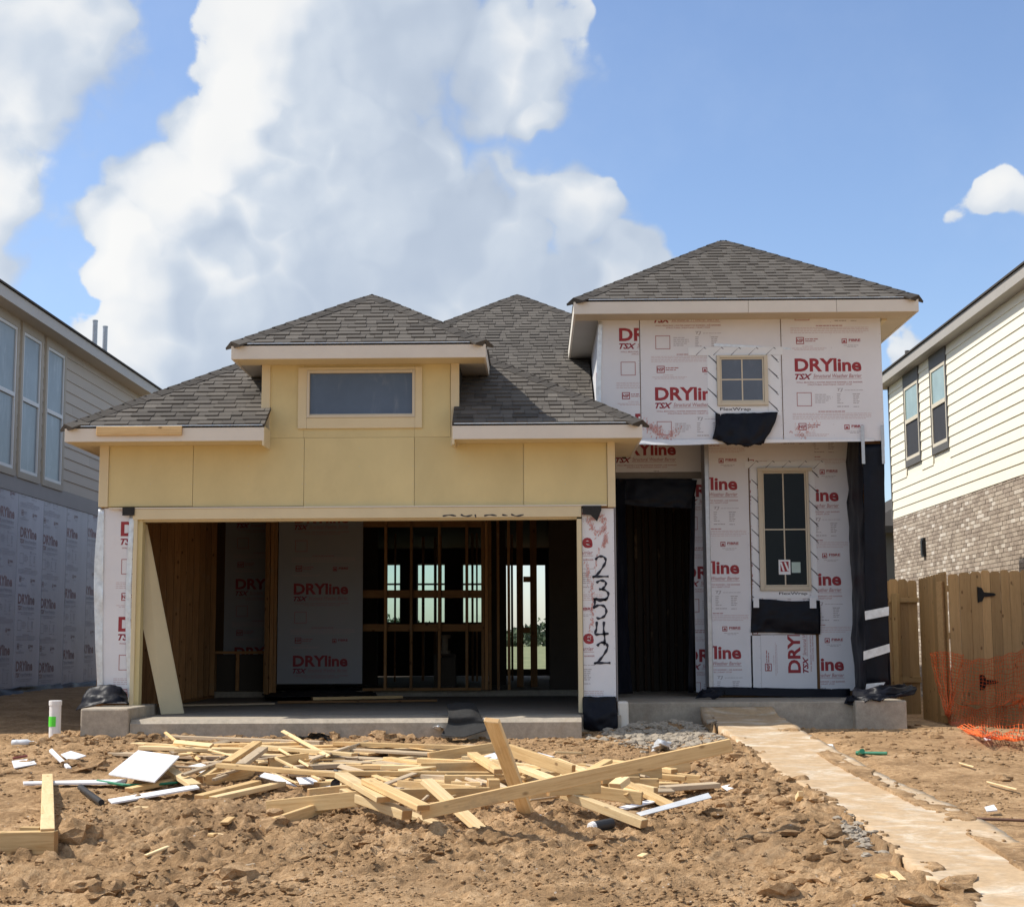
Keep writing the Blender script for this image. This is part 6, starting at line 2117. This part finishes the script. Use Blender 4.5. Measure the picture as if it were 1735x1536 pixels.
# spray can by the pile
p = gp(1006, 1400, .035)
can = thing('spray_can', 'small can with a black body and white end lying in front of the pile', 'can', p)
d = Vector((.75, .62, .06)).normalized()
mb = MB(); mb.tube([p, p + d * .16], .036, 16); mb.build('body', M['abs'], can)
mb = MB(); mb.tube([p - d * .03, p - d * .001], [.033, .037], 16); mb.tube([p - d * .04, p - d * .031], .022, 12); mb.build('end_cap', M['pvc'], can)
# crumpled dark plastic among the boards
o = film('dark_scrap', [fy([(566, 1302, .0), (573, 1304, .04)], 12.4), fy([(568, 1318, .05), (576, 1320, .08)], 12.4), fy([(561, 1328, .05), (577, 1330, .1)], 12.4), fy([(562, 1347, .04), (574, 1346, .08)], 12.4)], M['abs'], None, .02, 14, 91)
tag(o, 'crumpled dark plastic scrap standing among the boards at the pile\'s middle', 'scrap')
q = [gp(x, y, h) for x, y, h in ((496, 1254, .03), (515, 1252, .05), (540, 1248, .06), (560, 1254, .03))]
r_ = [gp(x, y, h) for x, y, h in ((500, 1250, .03), (520, 1244, .12), (545, 1242, .10), (562, 1249, .03))]
o = film('black_rag', [[tuple(v) for v in q], [tuple(v) for v in r_]], M['felt'], None, .03, 9, 93)
tag(o, 'crumpled black plastic lying behind the back boards of the pile', 'scrap')
mb = MB(); p = gp(517, 1246, .0); mb.hexa([tuple(p + Vector(v)) for v in ((-.03, 0, 0), (.03, 0, 0), (.03, .05, 0), (-.03, .05, 0), (-.015, 0, .13), (.03, 0, .13), (.03, .05, .13), (-.015, .05, .13))])
tag(mb.build('paper_cup', M['white_board']), 'small upright pale block beside the crumpled black plastic', 'block')
o = film('grey_scrap', [[tuple(gp(x, y, h)) for x, y, h in r] for r in (((1106, 1268, .01), (1120, 1270, .02), (1134, 1267, .01)), ((1108, 1262, .06), (1120, 1258, .12), (1136, 1262, .06)), ((1112, 1256, .03), (1122, 1254, .05), (1132, 1257, .03)))], M['clear'], None, .03, 9, 95)
tag(o, 'crumpled grey and white plastic scrap lying in front of the grey rubble', 'scrap')
o = film('clear_scrap', [[tuple(gp(x, y, h)) for x, y, h in r] for r in (((728, 1243, .01), (742, 1244, .02), (756, 1242, .01)), ((730, 1234, .10), (742, 1230, .16), (752, 1236, .10)))], M['clear'], None, .03, 9, 97)
tag(o, 'crumpled clear plastic against the slab just left of the black felt', 'scrap')
# thin white strips and scraps right of the walk
panel([(1376, 1259, .02), (1377, 1262, .02), (1412, 1263, .02), (1411, 1260, .02)], .008, 'white_board', 'short white strip on the dirt near the porch, right of the walk', 'strip')
panel([(1624, 1290, .02), (1625, 1292, .02), (1649, 1299, .02), (1650, 1297, .02)], .006, 'pine_pale', 'upper thin pale strip on the dirt at the right', 'strip')
panel([(1671, 1322, .02), (1672, 1324, .02), (1722, 1337, .02), (1723, 1335, .02)], .006, 'pine_pale', 'lower thin pale strip on the dirt at the right', 'strip')
panel([(1668, 1366, .03), (1672, 1373, .01), (1690, 1371, .02), (1684, 1362, .04)], .012, 'white_board', 'crumpled white scrap on the dirt above the rusty bar', 'scrap')
panel([(1666, 1248, .03), (1668, 1254, .01), (1680, 1252, .02), (1677, 1246, .03)], .015, 'white_board', 'small white scrap on the dirt below the orange netting', 'scrap')
panel([(1330, 1234, .02), (1334, 1237, .01), (1341, 1233, .02), (1338, 1230, .03)], .012, 'white_board', 'tiny white scrap beside the porch slab', 'scrap')
panel([(20, 1288, .02), (24, 1300, .02), (62, 1293, .02), (55, 1284, .02)], .01, 'white_board', 'dusty white scrap at the left edge of the yard', 'scrap')
tube_px('red_stick', [(22, 1284, .03), (46, 1280, .04)], .012, 'dryred', 'thin red stick in the dirt at the left edge', 'stick', 6)
o = S((12, 1165, .02), (85, 1162, .05), .09, .03, 'white strip leaning at the foot of the grey printed wall', 'pine_pale', cat='strip', group=None, name='white_strip')
o.data = o.data.copy(); o.data.materials.clear(); o.data.materials.append(M['white_board'])

# ---------------------------------------------------------------- clods, rubble, roots
def rocks(name, spots, mat, kind_label, seed, smooth=False):
    """many lumps joined in one mesh; spots = (x, y, size)"""
    bm = bmesh.new(); bmesh.ops.create_icosphere(bm, subdivisions=2, radius=1)
    base = np.array([tuple(v.co) for v in bm.verts]); fcs = np.array([[v.index for v in f.verts] for f in bm.faces])
    bm.free()
    g = np.random.default_rng(seed)
    V = []; Fs = []
    xs = np.array([s[0] for s in spots]); ys = np.array([s[1] for s in spots]); zs = ground_z(xs, ys)
    for i, (x, y, s) in enumerate(spots):
        k = g.normal(size=(3, 3)); q, _ = np.linalg.qr(k)
        b = base @ q
        f1 = 1 + .32 * np.sin(b @ g.normal(size=3) * 2.4 + g.uniform(0, 6)) + .20 * np.sin(b @ g.normal(size=3) * 5.1 + g.uniform(0, 6)) + .10 * np.sin(b @ g.normal(size=3) * 10 + g.uniform(0, 6)) + g.normal(size=len(b)) * .10
        p = b * f1[:, None] * np.array([1.2, 1.0, .6]) * s
        V.append(p + np.array([x, y, zs[i] + s * .10])); Fs.append(fcs + len(base) * i)
    V = np.concatenate(V); Fs = np.concatenate(Fs)
    me = bpy.data.meshes.new(name); me.from_pydata(V.tolist(), [], Fs.tolist()); me.materials.append(mat)
    if smooth:
        me.polygons.foreach_set('use_smooth', [True] * len(Fs))
    o = link(name, me)
    return tag(o, kind_label, kind='stuff')


def crumbs(name, n_, box, label, seed, smin, smax):
    """thousands of tiny crumbs of soil in one mesh"""
    g = np.random.default_rng(seed)
    t = (1 + 5 ** .5) / 2
    base = np.array([(-1, t, 0), (1, t, 0), (-1, -t, 0), (1, -t, 0), (0, -1, t), (0, 1, t), (0, -1, -t), (0, 1, -t), (t, 0, -1), (t, 0, 1), (-t, 0, -1), (-t, 0, 1)]) / 1.9
    fc = np.array([(0, 11, 5), (0, 5, 1), (0, 1, 7), (0, 7, 10), (0, 10, 11), (1, 5, 9), (5, 11, 4), (11, 10, 2), (10, 7, 6), (7, 1, 8), (3, 9, 4), (3, 4, 2), (3, 2, 6), (3, 6, 8), (3, 8, 9), (4, 9, 5), (2, 4, 11), (6, 2, 10), (8, 6, 7), (9, 8, 1)])
    x = g.uniform(box[0], box[1], n_); y = g.uniform(box[2], box[3], n_)
    dn = fbm_np(x * 1.1, y * 1.3, seed, 4, .6)
    keep = (dn + g.normal(0, .22, n_) > .02 + .30 * (x > 2.75)) & ((x < 1.97) | (x > 2.75) | ((g.random(n_) < .10) & ((x - 2.36) ** 2 > .06 + .05 * g.random(n_))))
    x = x[keep]; y = y[keep]; n_ = len(x)
    s = smin + (smax - smin) * g.random(n_) ** 3
    z = ground_z(x, y); onw = (x > walk_left(y) + .04) & (x < walk_left(y) + .76)
    z = np.where(onw, walk_z(y) + .004, z)
    V = base[None] * (1 + g.normal(0, .24, (n_, 12, 1))) * s[:, None, None] * np.array([1.25, 1.0, .55])
    a = g.uniform(0, 6.28, n_); c, sn = np.cos(a)[:, None], np.sin(a)[:, None]
    V = np.stack([V[..., 0] * c - V[..., 1] * sn, V[..., 0] * sn + V[..., 1] * c, V[..., 2]], -1) + np.stack([x, y, z + s * .2], -1)[:, None]
    F = (fc[None] + 12 * np.arange(n_)[:, None, None]).reshape(-1, 3)
    me = bpy.data.meshes.new(name); V = V.reshape(-1, 3).astype(np.float32)
    me.vertices.add(len(V)); me.vertices.foreach_set('co', V.ravel())
    me.loops.add(F.size); me.loops.foreach_set('vertex_index', F.astype(np.int32).ravel())
    me.polygons.add(len(F)); me.polygons.foreach_set('loop_start', np.arange(0, F.size, 3, dtype=np.int32)); me.update(calc_edges=True)
    me.materials.append(M['dirt'])
    return tag(link(name, me), label, kind='stuff')


crumbs('soil_crumbs', 42000, (-3.7, 3.6, 7.4, 12.5), 'fine crumbs of clay strewn over the foreground soil', 23, .003, .017)
crumbs('soil_crumbs', 16000, (-5.6, 6.0, 12.5, 17.6), 'fine crumbs of clay strewn over the soil towards the house', 29, .004, .024)
g = np.random.default_rng(17)
sp = []
def scatter(n, fx, fy_, smin, smax, p=2.6):
    for _ in range(n):
        x = fx(); y = fy_()
        if 1.85 < x < 2.8 and y < 17.7 and g.random() < .93:
            continue
        sp.append((x, y, smin + (smax - smin) * g.random() ** p))
scatter(2600, lambda: g.uniform(-3.6, 1.9), lambda: g.uniform(7.2, 13.5), .003, .026, 4.0)
scatter(600, lambda: g.uniform(-5.2, .8), lambda: g.uniform(13, 16.8), .008, .055, 2.6)
scatter(320, lambda: g.normal(-1.4, 1.1), lambda: g.normal(10.3, .5), .006, .05, 3.0)
scatter(420, lambda: g.normal(1.72, .20), lambda: g.uniform(7.5, 14.5), .01, .075, 2.2)
scatter(260, lambda: g.uniform(-5.1, -1.0), lambda: g.normal(16.3, .25), .015, .085, 1.8)
scatter(320, lambda: g.uniform(2.9, 5.5), lambda: g.uniform(8, 18.5), .005, .030, 3.0)
scatter(120, lambda: g.normal(-2.0, .35), lambda: g.normal(8.9, .3), .01, .06, 2.0)
for px, py, s in ((520, 1445, .0), (1393, 1221, .07), (1434, 1222, .07), (1456, 1224, .05), (1440, 1250, .04), (1700, 1320, .06), (1585, 1252, .06), (250, 1245, .10), (300, 1240, .09), (360, 1236, .12), (400, 1232, .09), (540, 1238, .07), (480, 1380, .09), (1330, 1395, .10), (1330, 1405, .07), (395, 1490, .10), (405, 1500, .07), (1600, 1510, .13), (1570, 1520, .10), (1545, 1535, .08), (1620, 1530, .08), (1500, 1430, .09), (1485, 1420, .07),
                  (1370, 1340, .06), (1320, 1325, .08), (1300, 1310, .06), (130, 1430, .12), (150, 1425, .08), (230, 1440, .06), (1230, 1370, .07), (1215, 1385, .06), (1210, 1330, .08), (455, 1402, .10), (120, 1300, .08), (145, 1305, .10), (165, 1300, .08)):
    if s:
        q = gp(px, py, 0); sp.append((q.x, q.y, s))
rocks('dirt_clods', sp, M['dirt'], 'loose clods of clay scattered over the building plot', 3)
sp2 = []
for _ in range(1900):
    q = gp(g.normal(1125, 46), g.normal(1237, 12), 0)
    if q.x < 1.9 and q.y < 17.8:
        sp2.append((q.x, q.y, .008 + .045 * g.random() ** 2.6))
for _ in range(200):
    q = gp(g.normal(1460, 26), g.normal(1410, 13), 0)
    if q.x < walk_left(q.y) + .02:
        sp2.append((q.x, q.y, .006 + .028 * g.random() ** 2))
rocks('mortar_rubble', sp2, M['rubble'], 'grey mortar rubble heaped in front of the porch slab', 5)
# a tangle of roots by the slab
mb = MB(); rr = random.Random(41)
c = gp(520, 1240, 0)
for k in range(70):
    a = rr.uniform(0, 6.28); r1 = rr.uniform(.1, .32); x0 = c.x + rr.gauss(0, .16); y0 = c.y + rr.gauss(0, .1); z0 = float(base_z(x0, y0)) + rr.uniform(.0, .12)
    mb.tube([(x0, y0, z0), (x0 + r1 * .5 * math.cos(a), y0 + r1 * .3 * math.sin(a), z0 + rr.uniform(.0, .08)), (x0 + r1 * math.cos(a), y0 + r1 * .6 * math.sin(a), z0 + rr.uniform(-.05, .03))], .004, 3, False)
tag(mb.build('dry_roots', M['pine_old']), 'tangled heap of dry roots against the foot of the garage slab', 'roots')
